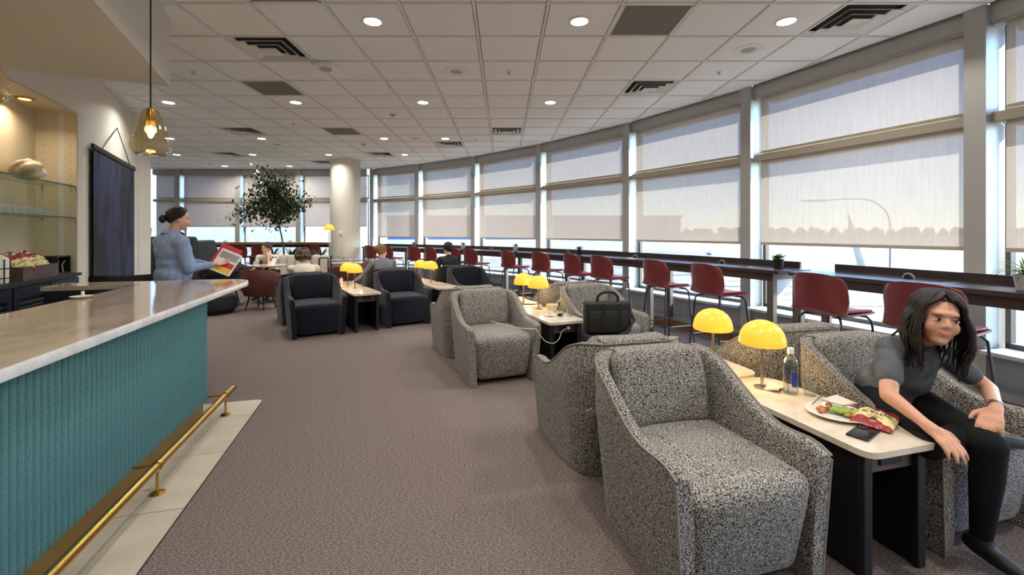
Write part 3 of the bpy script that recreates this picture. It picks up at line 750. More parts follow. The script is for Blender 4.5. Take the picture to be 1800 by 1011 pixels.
def make_chair(name, label, fabric, pipe, group, loc, rz):
    t = thing(name, label, 'armchair', loc, rz, group)
    sh = put('shell', CH[0], fabric, t, ang=50); put('piping', CH[4], pipe, sh)
    put('seat', CH[1], fabric, t, ang=60)
    cu = put('back_cushion', CH[2], fabric, t, ang=60); put('headrest_flap', CH[3], fabric, cu, ang=60)
    return t
def side_table_meshes():
    L, W = .86, .40
    top = rpoly([(-W/2, -L/2), (W/2, -L/2), (W/2, L/2), (-W/2, L/2)], [.06, .06, .13, .13], 6)
    return prism(top, .515, .54)
TT = side_table_meshes()
def make_table(label, group, loc, rz):
    t = thing('side_table', label, 'side table', loc, rz, group)
    tp = put('table_top', TT, 'table_stone', t, smooth=False)
    for s in (-1, 1):
        p = put('side_panel', box(s*.148-.008, s*.148+.008, -.36, .34, 0, .514), 'black', t, smooth=False)
        put('leg', rbox(.045, .03, .514, .004, 1, c=(s*.148, -.372, .257)), 'black_metal', t); put('leg', rbox(.045, .03, .514, .004, 1, c=(s*.148, .352, .257)), 'black_metal', t)
    ap = put('apron', box(-.138, .138, -.362, -.345, .42, .513), 'walnut', t, smooth=False)
    put('power_outlet', rbox(.12, .008, .05, .003, 1, c=(.0, -.366, .468)), 'black', ap)
    put('back_panel', box(-.138, .138, .3, .316, .02, .513), 'black', t, smooth=False)
    return t
def make_lamp(label, group, loc):
    t = thing('dome_lamp', label, 'table lamp', loc, group=group)
    V = [(0, .37)]
    prof = [(0, .372), (.03, .370), (.06, .358), (.088, .335), (.106, .305), (.115, .27), (.117, .248), (.110, .240), (.0, .236)]
    put('lamp_shade', lathe(prof, 32), 'lamp_yellow', t, ang=60)
    put('stem', cyl((0, 0, .01), (0, 0, .24), .0085, n=12), 'steel', t); put('base', lathe([(0, 0), (.042, 0), (.042, .006), (.012, .010), (0, .01)], 24), 'steel', t)
    l = bpy.data.lights.new('lamp', 'POINT'); l.energy = 1.2; l.color = (1, .72, .3); l.shadow_soft_size = .05
    lo = bpy.data.objects.new('light', l); COL.objects.link(lo); lo.parent = t; lo.location = (0, 0, .2)
    return t
class Cluster:
    def __init__(s, x, y, deg): s.c = Vector((x, y, 0)); s.a = math.radians(deg); s.ex = Vector((math.cos(s.a), math.sin(s.a), 0)); s.ey = Vector((-math.sin(s.a), math.cos(s.a), 0))
    def p(s, u, v, z=0): return s.c + s.ex*u + s.ey*v + Vector((0, 0, z))
CN = Cluster(1.385, 2.60, 15); CM = Cluster(.31, 5.05, 21); CB = Cluster(-2.37, 6.90, 33)
gch = None
GREY = [(CN, -.655, -.40, 0, 'large speckled grey armchair in front, empty, facing the viewer'), (CN, -.63, .43, 1, 'speckled grey armchair backing onto the large front one'), (CN, .63, -.43, 0, 'speckled grey armchair the seated woman sits in'), (CN, .63, .43, 1, 'speckled grey armchair behind the seated woman, facing away'),
        (CM, -.63, -.43, 0, 'speckled grey armchair left of the table with a white cable on it'), (CM, -.63, .43, 1, 'speckled grey armchair backing onto the cable chair'), (CM, .63, -.43, 0, 'speckled grey armchair behind the black luggage'), (CM, .63, .43, 1, 'speckled grey armchair backing onto the luggage chair')]
for c, u, v, fl, lab in GREY:
    loc, rz = c.p(u, v), c.a + (PI if fl else 0)
    if gch is None: gch = make_chair('grey_armchair', lab, 'boucle', 'boucle_pipe', 'speckled grey armchairs', loc, rz)
    else: dup(gch, loc, rz, lab)
nch = None
NAVY = [(-.63, -.43, 0, 'navy armchair at the left of its row, facing the viewer'), (-.63, .43, 1, 'navy armchair facing away, holding the person in cream'), (.63, -.43, 0, 'navy armchair in the middle of its row'), (.63, .43, 1, 'navy armchair facing away, holding the woman with a bun'), (1.89, -.43, 0, 'navy armchair at the right, behind the grey chairs'), (1.89, .43, 1, 'navy armchair facing away, holding the man in black')]
for u, v, fl, lab in NAVY:
    loc, rz = CB.p(u, v), CB.a + (PI if fl else 0)
    if nch is None: nch = make_chair('navy_armchair', lab, 'navy_fabric', 'navy_fabric', 'navy armchairs', loc, rz)
    else: dup(nch, loc, rz, lab)
tb = None; lp = None
TABS = [(CN, 0, -.445, 0, 'side table with plate and bottle beside the seated woman'), (CN, 0, .445, 1, 'side table beyond the one with the plate'), (CM, 0, -.445, 0, 'side table with bowl and glasses beside the black luggage'), (CM, 0, .445, 1, 'side table beyond the bowl, holding a cup and pink napkin'),
        (CB, 0, -.445, 0, 'side table between left and middle navy armchairs'), (CB, 0, .445, 1, 'side table with a jar, behind the left navy pair'), (CB, 1.26, -.445, 0, 'side table between middle and right navy armchairs'), (CB, 1.26, .445, 1, 'side table with the red drink, before the man in black')]
for c, u, v, fl, lab in TABS:
    loc, rz = c.p(u, v), c.a + (PI if fl else 0)
    if tb is None: tb = make_table(lab, 'pale stone side tables', loc, rz)
    else: dup(tb, loc, rz, lab)
LAMPS = [(CN, .0, -.17, 'nearest yellow dome lamp, beside the water bottle'), (CN, .0, .21, 'yellow dome lamp just left of the nearest one'), (CM, 0.03, -.15, 'right-hand yellow dome lamp behind the grey armchair'), (CM, .0, .2, 'left-hand yellow dome lamp behind the grey armchair'),
         (CB, 0, -.16, 'right yellow dome lamp between left and middle navy armchairs'), (CB, -.02, .2, 'left yellow dome lamp between left and middle navy armchairs'), (CB, 1.26, -.16, 'right yellow dome lamp before the man in black'), (CB, 1.22, .2, 'left yellow dome lamp beside the red drink')]
for c, u, v, lab in LAMPS:
    make_lamp(lab, 'yellow dome table lamps', c.p(u, v, .541))
# ------------------------------------------------------------------ window counters and stools
def arc_strip(a0, a1, r0, r1, z0, z1, n=None):
    n = n or max(2, int(abs(a1-a0)/1.2)); V, F = [], []
    for k in range(n+1):
        a = a0+(a1-a0)*k/n
        for r, z in ((r0, z0), (r1, z0), (r1, z1), (r0, z1)): V.append(tuple(arc(a, r, z)))
    for k in range(n):
        for q in range(4): F.append((k*4+q, k*4+(q+1) % 4, (k+1)*4+(q+1) % 4, (k+1)*4+q))
    F += [(0, 1, 2, 3), tuple(n*4+q for q in (3, 2, 1, 0))]
    return V, F
CT = 1.0
for k, (a0, a1, legs, lab) in enumerate([(21.9, 61.0, [60.8, 54.8, 48.5, 42, 35.6, 28.9, 22.3], 'long dark window counter running to the round column'), (3, 21.5, [21.2, 12, 4], 'dark window counter at the right behind the seated woman')]):
    t = thing('window_counter', lab, 'counter', (0, 0, 0))
    put('counter_top', arc_strip(a0, a1, RW-.74, RW-.24, CT-.035, CT), 'dark_wood', t, ang=25)
    put('rear_upstand', arc_strip(a0+.4, a1-.5, RW-.25, RW-.225, CT+.001, CT+.075), 'dark_wood', t, ang=25)
    put('apron', arc_strip(a0+.3, a1-.3, RW-.72, RW-.695, CT-.115, CT-.036), 'dark_wood', t, ang=25)
    for a in legs:
        p = arc(a, RW-.49)
        lg = put('leg_frame', J(box(-.23, -.17, -.035, .035, 0, CT-.036), box(.17, .23, -.035, .035, .16, CT-.036), box(-.17, .17, -.03, .03, CT-.1, CT-.036)), 'bronze_metal', t, smooth=False, loc=(p.x, p.y, 0), rot=(0, 0, math.radians(a)))
        put('bracket', prism([(.0, 0), (.28, 0), (.0, -.28)], -.006, .006), 'alu_white', lg, smooth=False, rot=(PI/2, 0, 0), loc=(-.16, 0, CT-.101))
def stool_meshes():
    # shell: curved back flowing into the seat (front = -y local faces the counter)
    V, F = [], []; nx, ns = 10, 16
    prof = []
    for k in range(ns+1):
        s = k/ns
        if s < .45: q = s/.45; prof.append((-.19+.34*q, .735+.012*(1-q)**2*1.2+.006*q))          # seat front -> rear
        elif s < .62: q = (s-.45)/.17; a = q*PI/2; prof.append((.15+.06*math.sin(a), .741+.06*(1-math.cos(a))))
        else: q = (s-.62)/.38; prof.append((.21+.045*q, .80+.27*q))
    for side in (0, 1):
        for k, (y, z) in enumerate(prof):
            s = k/ns; hw = .19+.035*min(1, s*2) if s < .8 else .225-.03*((s-.8)/.2)**2
            for i in range(nx+1):
                u = i/nx*2-1
                yy = y - (.075*u*u if s > .5 else .0)*min(1, max(0, (s-.4)/.3)); zz = z + (.014*u*u if s < .55 else 0)
                if s > .9: zz -= .035*abs(u)**3*((s-.9)/.1)
                t = .016
                if side: 
                    if s < .5: zz -= t
                    else: yy += t; 
                V.append((u*hw, yy, zz))
    N = (ns+1)*(nx+1)
    for o in (0, N):
        for k in range(ns):
            for i in range(nx): F.append((o+k*(nx+1)+i, o+k*(nx+1)+i+1, o+(k+1)*(nx+1)+i+1, o+(k+1)*(nx+1)+i))
    per = [i for i in range(nx+1)] + [k*(nx+1)+nx for k in range(1, ns+1)] + [ns*(nx+1)+i for i in range(nx-1, -1, -1)] + [k*(nx+1) for k in range(ns-1, 0, -1)]
    for q in range(len(per)): a, b = per[q], per[(q+1) % len(per)]; F.append((a, b, b+N, a+N))
    shell = (V, F)
    pad = D(rbox(.36, .33, .022, .01, 3, 2, c=(0, -.02, .755)), lambda x, y, z: (x, y, z+.014*(x/.19)**2))
    return shell, pad
SM = stool_meshes(); stool0 = None
def make_stool(label, group, loc, rz):
    global stool0
    if stool0 is not None: return dup(stool0, loc, rz, label, group)
    t = thing('bar_stool', label, 'bar stool', loc, rz, group); stool0 = t
    put('seat_shell', SM[0], 'red_shell', t, ang=60); put('seat_pad', SM[1], 'red_seat', t, ang=60)
    fr = {}
    for sx in (-1, 1):
        for sy in (-1, 1):
            put('leg', tube([(sx*.09, sy*.1-.01, .722), (sx*.15, sy*.15-.01, .715), (sx*.172, sy*.172-.01, .68), (sx*.225, sy*.225-.01, 0)], .0095, 8), 'black_metal', t)
    z = .28; w = .207
    put('footrest', J(cyl((-w, -w-.01, z), (w, -w-.01, z), .008, n=8), cyl((-w, w-.01, z), (w, w-.01, z), .008, n=8), cyl((-w, -w-.01, z), (-w, w-.01, z), .008, n=8), cyl((w, -w-.01, z), (w, w-.01, z), .008, n=8)), 'black_metal', t)
    return t
STOOLS = [57.4, 54.9, 51.2, 48.8, 45.8, 43.6, 39.1, 35.7, 32.6, 30.2, 26.3, 23.4, 18.9, 16.2]
for k, a in enumerate(STOOLS):
    p = arc(a, RW-1.12)
    make_stool('dark red bar stool at the window counter, ' + (ORD[k] + ' from the column' if k < 13 else 'nearest, behind the seated woman'), 'red window bar stools', p, math.radians(a)+PI/2 + random.uniform(-.12, .12))
# far counter of light wood with its stools
t = thing('wood_counter', 'light wood counter under the far windows', 'counter', (0, 0, 0))
put('counter_top', box(-8.95, -4.62, 12.05, 12.5, 1.06, 1.12), 'oak', t, smooth=False); put('apron', box(-8.9, -4.7, 12.1, 12.13, .98, 1.059), 'dark_wood', t, smooth=False)
for x in (-8.9, -6.8, -4.72): put('leg', box(x-.05, x+.05, 12.1, 12.45, 0, 1.059), 'oak', t, smooth=False)
for k, x in enumerate((-7.62, -6.86, -6.32, -4.98)):
    make_stool('dark red bar stool at the far wood counter, %s from the left' % ORD[k], 'red stools at the far counter', (x, 11.6, 0), PI + random.uniform(-.1, .1))
for k, (x, lab) in enumerate([(-7.75, 'left small grey dome outlet on the far wood counter'), (-5.95, 'right small grey dome outlet on the far wood counter')]):
    o = put('dome_outlet', lathe([(0, .06), (.03, .054), (.05, .035), (.06, 0), (0, 0)], 20), 'grey_plastic', loc=(x, 12.3, 1.121)); tag(o, lab, 'outlet', 'dome power outlets')
for k, a in enumerate((45.1, 36.8, 31.1, 25.6, 18.5)):
    p = arc(a, RW-.36, CT+.001); t = thing('counter_outlet', 'black arched power outlet on the window counter, %s from the column' % ORD[k], 'outlet', p, math.radians(a)+PI/2, group='arched counter outlets')
    put('housing', J(*[X(lathe([(0, 0), (.03, .0), (.03, .02), (0, .02)], 18), rot=(PI/2, 0, 0), loc=(0, .01, .0))]), 'black', t); put('rim', tube([(.042*math.cos(q*PI/8), 0, .042*math.sin(q*PI/8)) for q in range(9)], .006, 8), 'grey_plastic', t)
# potted plants along the counter
def leaf_blade(p, d, L, w, bend, n=5):
    d = Vector(d).normalized(); side = d.cross(Vector((0, 0, 1))); side = side.normalized() if side.length > .01 else Vector((1, 0, 0))
    V, F = [], []; q = Vector(p); dd = d.copy()
    for k in range(n+1):
        s = k/n; ww = w*math.sin(PI*(.12+.88*s))**.8 if s < 1 else 0.0005
        V += [tuple(q-side*ww), tuple(q+side*ww)]
        dd = (dd + Vector((0, 0, -bend/n))).normalized(); q = q + dd*(L/n)
    for k in range(n): F.append((2*k, 2*k+1, 2*k+3, 2*k+2))
    return V, F
def potted(a, r, label, kind, pot, h=.08):
    p = arc(a, r, CT+.001); t = thing('potted_plant', label, 'potted plant', p, group='small potted plants on the counter')
    R0 = .055 if kind != 'grass' else .075
    put('pot', lathe([(0, 0), (R0*.8, 0), (R0, h), (R0*.9, h), (R0*.72, .012), (0, .012)], 24), pot, t); put('soil', lathe([(0, h-.012), (R0*.88, h-.012), (R0*.86, h-.02), (0, h-.02)], 18), 'soil', t)
    gs = []
    rnd = random.Random(int(a*10))
    n = 26 if kind == 'grass' else 34
    for k in range(n):
        an = rnd.uniform(0, 2*PI); el = rnd.uniform(.3, 1.2)
        if kind == 'grass': gs.append(leaf_blade((rnd.uniform(-.02, .02), rnd.uniform(-.02, .02), h-.02), (math.cos(an)*.8, math.sin(an)*.8, 1.2), rnd.uniform(.16, .26), .006, rnd.uniform(.8, 2.0)))
        else: gs.append(leaf_blade((rnd.uniform(-.03, .03), rnd.uniform(-.03, .03), h-.01+rnd.uniform(0, .05)), (math.cos(an), math.sin(an), el), rnd.uniform(.05, .09), .016, .6, 3))
    put('foliage', J(*gs), 'leaf' if kind == 'dark' else 'leaf_bright', t, kind='stuff')
potted(55.0, RW-.4, 'small dark potted plant on the counter nearest the column', 'dark', 'grey_box')
potted(48.4, RW-.4, 'small leafy plant in a grey pot, second from the column', 'bright', 'grey_plastic', .09)
potted(42.1, RW-.4, 'small leafy plant in a grey pot, third from the column', 'bright', 'grey_plastic', .09)
potted(35.6, RW-.4, 'dark potted succulent in the middle of the counter', 'dark', 'black')
potted(22.75, RW-.42, 'plant in a black pot at the end of the long counter', 'bright', 'black', .1)
potted(15.6, RW-.5, 'grassy plant in a grey pot at the right frame edge', 'grass', 'grey_plastic', .11)

# ------------------------------------------------------------------ far seating
def tub_chair(label, loc, rz, fabric='brown_leather', group='brown tub chairs'):
    t = thing('tub_chair', label, 'chair', loc, rz, group)
    V, F = [], []; n = 24
    for k in range(n+1):
        a = math.radians(-125+250*k/n); hgt = .74-.16*(abs(a)/math.radians(125))**2.5
        for r, z in ((.27, .26), (.335, .42), (.35, hgt-.02), (.335, hgt), (.30, hgt-.03), (.27, .46), (.24, .28)): V.append((r*math.sin(a)*1.02, r*math.cos(a)*.92, z))
    for k in range(n):
        for q in range(7): F.append((k*7+q, k*7+(q+1) % 7, (k+1)*7+(q+1) % 7, (k+1)*7+q))
    F += [tuple(range(7)), tuple(n*7+q for q in range(6, -1, -1))]
    put('tub_shell', (V, F), fabric, t, ang=60); put('seat', lathe([(0, .3), (.25, .3), (.275, .35), (.26, .43), (.2, .455), (0, .46)], 28), fabric, t)
    for q in range(4):
        a = PI/4+q*PI/2; put('leg', cyl((.17*math.cos(a), .17*math.sin(a), .3), (.25*math.cos(a), .25*math.sin(a), 0), .016, .01, n=8), 'black', t)
    return t
tub_chair('brown leather tub chair with its back to the viewer', (-4.4, 8.0, 0), PI-.1)
tub_chair('brown tub chair beyond the right round table', (-3.2, 10.08, 0), .3)
tub_chair('maroon tub chair in front of the right round table', (-3.12, 8.78, 0), PI+.2)
tub_chair('tub chair with the dark coat over it', (-5.32, 8.42, 0), 1.2)
def round_table(label, loc, r, z=.74):
    t = thing('round_table', label, 'table', loc, group='round tables')
    put('table_top', lathe([(0, z-.03), (r-.02, z-.03), (r, z-.012), (r, z), (0, z)], 36), 'table_stone', t); put('pedestal', cyl((0, 0, .02), (0, 0, z-.03), .03), 'black_metal', t); put('foot', lathe([(0, 0), (.24, 0), (.24, .01), (.04, .025), (0, .025)], 28), 'black_metal', t)
    return t
round_table('round table before the person in the white tee', (-4.75, 8.85, 0), .36)
round_table('round table beside the column with glasses on it', (-3.4, 9.6, 0), .33)
round_table('small round table behind, left of the column', (-3.85, 10.55, 0), .3)
for k, (x, y) in enumerate([(-3.5, 9.6), (-3.38, 9.5), (-3.28, 9.64)]):
    o = put('table_glass', tum, None, loc=(x, y, .741)); tag(o, 'clear glass on the round table by the column, %s from left' % ORD[k], 'glass', 'glasses on the round table')
for k, (x, y) in enumerate([(-3.92, 10.5), (-3.8, 10.45)]):
    o = put('table_glass', tum, None, loc=(x, y, .741)); tag(o, ['left', 'right'][k] + ' clear glass on the small far table', 'glass', 'glasses on the small far table')
o = put('water_glass', tum, None, loc=(-4.86, 8.62, .741)); tag(o, 'clear glass beside the person in the white tee', 'glass')
# coat thrown over a tub chair
V, F = [], []
for j in range(15):
    for k in range(28):
        ph = PI*j/14; a = 2*PI*k/28; r = 1+.13*math.sin(7*a+2*j)+.06*math.sin(3*a-j)
        V.append((.40*math.sin(ph)*r*math.cos(a), .30*math.sin(ph)*r*math.sin(a), .62+.27*math.cos(ph)*(1+.08*math.sin(4*a))))
for j in range(14):
    for k in range(28): F.append((j*28+k, (j+1)*28+k, (j+1)*28+(k+1) % 28, j*28+(k+1) % 28))
o = put('draped_coat', (V, F), 'coat_dark', loc=(-5.27, 8.32, 0), ang=80); tag(o, 'dark purple coat heaped over a chair left of the round table', 'coat')
# dark pouf added for the shadowy area and dark bases beyond the bar
t = thing('shadow_mass', 'low black pouf added for shadow and dark bases beyond the bar end', 'mass', (-5.02, 7.62, 0))
put('shadow_body', lathe([(0, .03), (.31, .03), (.36, .08), (.37, .2), (.33, .3), (.26, .33), (0, .335)], 36), 'tee_black', t); put('base', lathe([(0, 0), (.3, 0), (.3, .03), (0, .03)], 28), 'black', t)
# cream channelled banquette and planter
t = thing('cream_banquette', 'cream channel-backed banquette in front of the planter', 'sofa', (-4.75, 9.98, 0))
put('seat', rbox(1.5, .5, .42, .05, 3, c=(0, -.2, .21)), 'cream_fabric', t)
ch = mesh_of('back_channel', rbox(.185, .17, .86, .06, 4, c=(0, 0, .43)), 'cream_fabric')
for k in range(8): put('back_channel', ch, None, t, loc=(-.66+.188*k, .12, .02))
t = thing('planter', 'dark planter box behind the banquette', 'planter', (-5.1, 10.62, 0))
put('box', J(box(-.9, .9, -.2, .2, 0, .05), box(-.9, .9, -.2, -.17, .05, .82), box(-.9, .9, .17, .2, .05, .82), box(-.9, -.87, -.17, .17, .05, .82), box(.87, .9, -.17, .17, .05, .82)), 'dark_wood', t, smooth=False); put('soil', box(-.87, .87, -.17, .17, .05, .78), 'soil', t, smooth=False)
for k, (x, y) in enumerate([(-5.55, 10.62), (-5.05, 10.55), (-4.7, 10.66), (-4.38, 10.6)]):
    rnd = random.Random(k); gs = []
    t = thing('spiky_plant', 'spiky green plant in the planter, %s from the left' % ORD[k], 'plant', (x, y, .78), group='spiky plants in the planter')
    lm = [mesh_of('blade', leaf_blade((0, 0, 0), (.9, 0, e), .36, .022, bnd), 'leaf_bright' if q else 'leaf') for q, (e, bnd) in enumerate(((1.6, .9), (1.0, 1.0)))]
    for q in range(18): put('blade', lm[q % 2], None, t, rot=(0, rnd.uniform(-.25, .2), 2*PI*q/18+rnd.uniform(-.2, .2)))
# ficus tree
t = thing('ficus_tree', 'slim ficus tree with dense dark crown before the far windows', 'tree', (-5.28, 10.62, .779))
tr = [(0, 0, 0), (-.02, 0, .25), (-.07, 0, .55), (-.13, 0, .8), (-.2, .0, 1.0)]
put('trunk', tube(tr, [.022, .02, .018, .017, .016], 10), 'bark', t)
rnd = random.Random(3); bg_, tips = [], []
for k in range(30):
    an = rnd.uniform(0, 2*PI); el = rnd.uniform(-.15, 1.3); L = rnd.uniform(.5, 1.05)
    st = Vector((-.2, 0, 1.0)) + Vector((0, 0, rnd.uniform(-.12, .35))); d = Vector((math.cos(an)*math.cos(el), math.sin(an)*math.cos(el)*.75, math.sin(el)*.8))
    md = st + d*L*.55 + Vector((0, 0, .06)); e = st + d*L
    bg_.append(tube([st, md, e], [.010, .006, .003], 6)); tips += [st+d*L*.45, md, e, st.lerp(e, .8)]
put('branches', J(*bg_, tube([(-.2, 0, 1.0), (-.27, 0, 1.45)], [.014, .008], 8)), 'bark', t)
gl = []
for k in range(3600):
    c = tips[rnd.randrange(len(tips))] + Vector((rnd.gauss(0, .14), rnd.gauss(0, .12), rnd.gauss(0, .10)))
    d = Vector((rnd.uniform(-1, 1), rnd.uniform(-1, 1), rnd.uniform(-.9, .3)))
    gl.append(leaf_blade(c, d, rnd.uniform(.08, .115), .024, .4, 2))
put('leaves', J(*gl), 'leaf', t, kind='stuff')
# yellow floor lamp by the column
t = thing('floor_lamp', 'slim floor lamp with yellow dome shade beside the column', 'floor lamp', (-4.12, 10.42, 0))
put('base', lathe([(0, 0), (.14, 0), (.14, .012), (.02, .02), (0, .02)], 28), 'steel', t); put('pole', cyl((0, 0, .01), (0, 0, 1.42), .012), 'steel', t)
put('lamp_shade', lathe([(0, 1.58), (.05, 1.575), (.09, 1.55), (.115, 1.5), (.122, 1.45), (.115, 1.44), (0, 1.435)], 28), 'lamp_yellow', t, ang=60)
# dark booth at the far left
t = thing('high_back_booth', 'dark green-grey high-back booth seat behind the attendant', 'booth', (-7.0, 9.2, 0), .1)
put('back', rbox(1.45, .16, 1.3, .06, 3, c=(0, -.3, .66)), 'booth_fabric', t); put('seat', rbox(1.3, .55, .44, .05, 3, c=(0, .08, .22)), 'booth_fabric', t)
for s in (-1, 1): put('wing', rbox(.14, .7, 1.22, .06, 3, c=(s*.68, .05, .62)), 'booth_fabric', t)
# black wheeled bag with raised handle among the tables
def trolley(label, loc, rz, w, d, h, hh):
    t = thing('wheeled_suitcase', label, 'suitcase', loc, rz)
    put('case_body', rbox(w, d, h, .035, 3, c=(0, 0, h/2+.045)), 'bag_black', t); put('front_pocket', rbox(w*.86, .035, h*.6, .014, 2, c=(0, -d/2-.012, h*.40+.04)), 'bag_black', t)
    put('zip', tube([(-w*.36, -d/2-.032, h*.6), (0, -d/2-.033, h*.62), (w*.36, -d/2-.032, h*.6)], .004, 6), 'black_metal', t)
    hd = put('handle', tube([(-w*.3, d*.35, h), (-w*.3, d*.35, hh), (-w*.27, d*.35, hh+.02), (w*.27, d*.35, hh+.02), (w*.3, d*.35, hh), (w*.3, d*.35, h)], .012, 8), 'black', t)
    for s in (-1, 1): put('wheel', cyl((s*w*.38-.012, d*.38, .03), (s*w*.38+.012, d*.38, .03), .03), 'black', t); put('foot', rbox(.03, .03, .05, .006, 1, c=(s*w*.36, -d*.38, .025)), 'black', t)
    return t
trolley('black wheeled bag with raised handle before the far tables', (-3.33, 8.15, 0), .3, .26, .16, .45, .9)
# luggage by the grey chairs
LQ = CM.p(.25, -1.15); LR = CM.a-.28
trolley('black suitcase standing beside the grey armchair', LQ, LR, .42, .2, .43, .62)
t = thing('laptop_bag', 'black laptop bag sitting on top of the suitcase', 'bag', LQ + Vector((0, 0, .477)), LR)
put('bag_body', rbox(.43, .13, .285, .03, 3, c=(0, 0, .143)), 'bag_black', t)
put('front_pocket', rbox(.36, .03, .19, .012, 2, c=(-.01, -.074, .11)), 'bag_black', t)
for s in (-.075, .075): put('strap_band', box(s-.016+.015, s+.016+.015, -.094, -.0895, .02, .27), 'black', t, smooth=False)
put('carry_handle', tube([(-.10, -.02, .27), (-.095, -.02, .33), (-.06, -.02, .365), (0, -.02, .375), (.06, -.02, .365), (.095, -.02, .33), (.10, -.02, .27)], .014, 10), 'black', t)
put('shoulder_strap', tube([(.215, 0, .2), (.235, -.06, .12), (.16, -.1, .03), (.06, -.104, -.02), (.05, -.104, -.05)], .014, 8), 'black', t)
for s in (-1, 1): put('ring', lathe([(.008, -.004), (.016, -.004), (.016, .004), (.008, .004)], 14, c=(0, 0, 0), closed=True), 'steel', t, rot=(PI/2, 0, 0), loc=(s*.222, 0, .21))
# ------------------------------------------------------------------ things on the tables
TZ = .5405
# near table
t = thing('water_bottle', 'clear water bottle with blue lettering beside the dome lamp', 'bottle', CN.p(.075, -.28, TZ))
put('bottle_body', lathe([(0, 0), (.032, 0), (.036, .006), (.036, .15), (.033, .175), (.024, .196), (.014, .206), (.0135, .222), (.0115, .222), (.012, .206), (.022, .194), (.031, .174), (.034, .15), (.034, .008), (0, .006)], 28), 'clear_glass', t)
put('water', lathe([(0, .007), (.0335, .008), (.0335, .15), (.0305, .172), (.026, .185), (0, .185)], 24), glassy('water', (.93, .96, .97), ior=1.33), t)
put('cap', lathe([(0, .212), (.0155, .212), (.016, .218), (.016, .24), (.014, .243), (0, .243)], 20), 'white_plastic', t)
def wrap(g, R): return [(R*math.sin(x/R), -R*math.cos(x/R), z) for x, y, z in g[0]], g[1]
tx = text_geo('smartwater', .030, .0003)
tx = [(y, 0, x) for x, y, z in tx[0]], tx[1]
lb = put('printed_lettering', X(wrap(tx, .0366), loc=(0, 0, .088), rot=(0, 0, -.85)), 'ink_blue', t, smooth=False)
put('rear_label', wrap(([(x, 0, z) for x, z in ((-.014+.0028*k, .045+.075*q) for q in (0, 1) for k in range(11))], [(k, k+1, 12+k, 11+k) for k in range(10)]), .0367), 'ink_blue', t, rot=(0, 0, -.05))
o = put('drinking_glass', tum, None, loc=CN.p(.15, -.33, TZ)); tag(o, 'clear drinking glass right of the water bottle', 'glass')
t = thing('dinner_plate', 'white plate with half-eaten food on the near side table', 'plate', CN.p(.035, -.555, TZ))
put('plate', lathe([(0, .004), (.06, .004), (.085, .010), (.122, .018), (.124, .016), (.09, .006), (.06, 0), (0, 0)], 36), 'white_ceramic', t)
rnd = random.Random(5)
def lump(c, r, m, name):
    g = ell((0, 0, 0), r, nu=12, nv=8); g = D(g, lambda x, y, z: (x*(1+.22*math.sin(60*y+c[0]*90)), y*(1+.2*math.sin(70*x)), z*(1+.25*math.sin(90*x+80*y))))
    return put(name, X(g, loc=c), m, t, ang=80)
for c, r in [((.03, -.02, .022), (.036, .022, .014)), ((.07, -.035, .022), (.034, .02, .013)), ((.0, .0, .022), (.03, .022, .014)), ((.05, .01, .02), (.028, .02, .012))]: lump(c, r, 'food_green', 'salad_leaf')
for c, r in [((-.055, .03, .018), (.014, .012, .010)), ((-.035, .045, .017), (.013, .011, .009)), ((-.045, .015, .016), (.014, .01, .009)), ((.02, -.045, .015), (.014, .012, .008)), ((.045, -.05, .015), (.012, .01, .008)), ((-.07, .0, .015), (.012, .010, .008)), ((-.02, .02, .03), (.011, .01, .008))]: lump(c, r, 'food_orange', 'roast_vegetable')
for c, r in [((-.01, .03, .034), (.017, .014, .012)), ((-.03, .015, .022), (.016, .012, .01))]: lump(c, r, 'food_brown', 'fried_piece')
lump((.085, .015, .018), (.016, .012, .006), 'red_sauce', 'ketchup_blob')
t = thing('cutlery_fork', 'metal fork handle resting on the plate edge', 'fork', CN.p(.0, -.5, TZ+.03)); put('fork_handle', tube([(-.03, 0, .004), (.03, .05, .008), (.11, .12, .004)], [.003, .003, .005], 8), 'steel', t)
t = thing('smartphone', 'black phone lying at the front of the near side table', 'phone', CN.p(-.045, -.735, TZ), CN.a+.35)
put('phone_body', rbox(.155, .078, .0085, .006, 3, c=(0, 0, .0045)), 'phone', t); put('camera_bump', rbox(.035, .03, .002, .004, 2, c=(.05, .015, .0098)), 'black', t)
b = crisp_bag(CN.p(.12, -.67, TZ+.018), (-PI/2+.06, .05, CN.a-1.15), 'opened red and cream snack bag lying beside the phone', .145, .2, .04)
t = thing('paper_napkin', 'folded white paper napkin near the seated woman', 'napkin', CN.p(.155, -.475, TZ), CN.a+.1)
for k in range(3): put('fold', D(rbox(.12-.004*k, .10, .006, .002, 1, 3, c=(.003*k, 0, .004+.008*k)), lambda x, y, z: (x, y, z+.006*math.sin(20*x)*math.sin(16*y)+.004)), 'paper_pink' if k == 2 else 'paper_white', t)
t = thing('small_napkin', 'crumpled napkin behind the water bottle', 'napkin', CN.p(.04, -.21, TZ), CN.a+.5); put('sheet', D(rbox(.11, .07, .012, .004, 2, 3, c=(0, 0, .007)), lambda x, y, z: (x, y, z+.008*math.sin(40*x)*math.sin(50*y)+.006)), 'paper_pink', t)
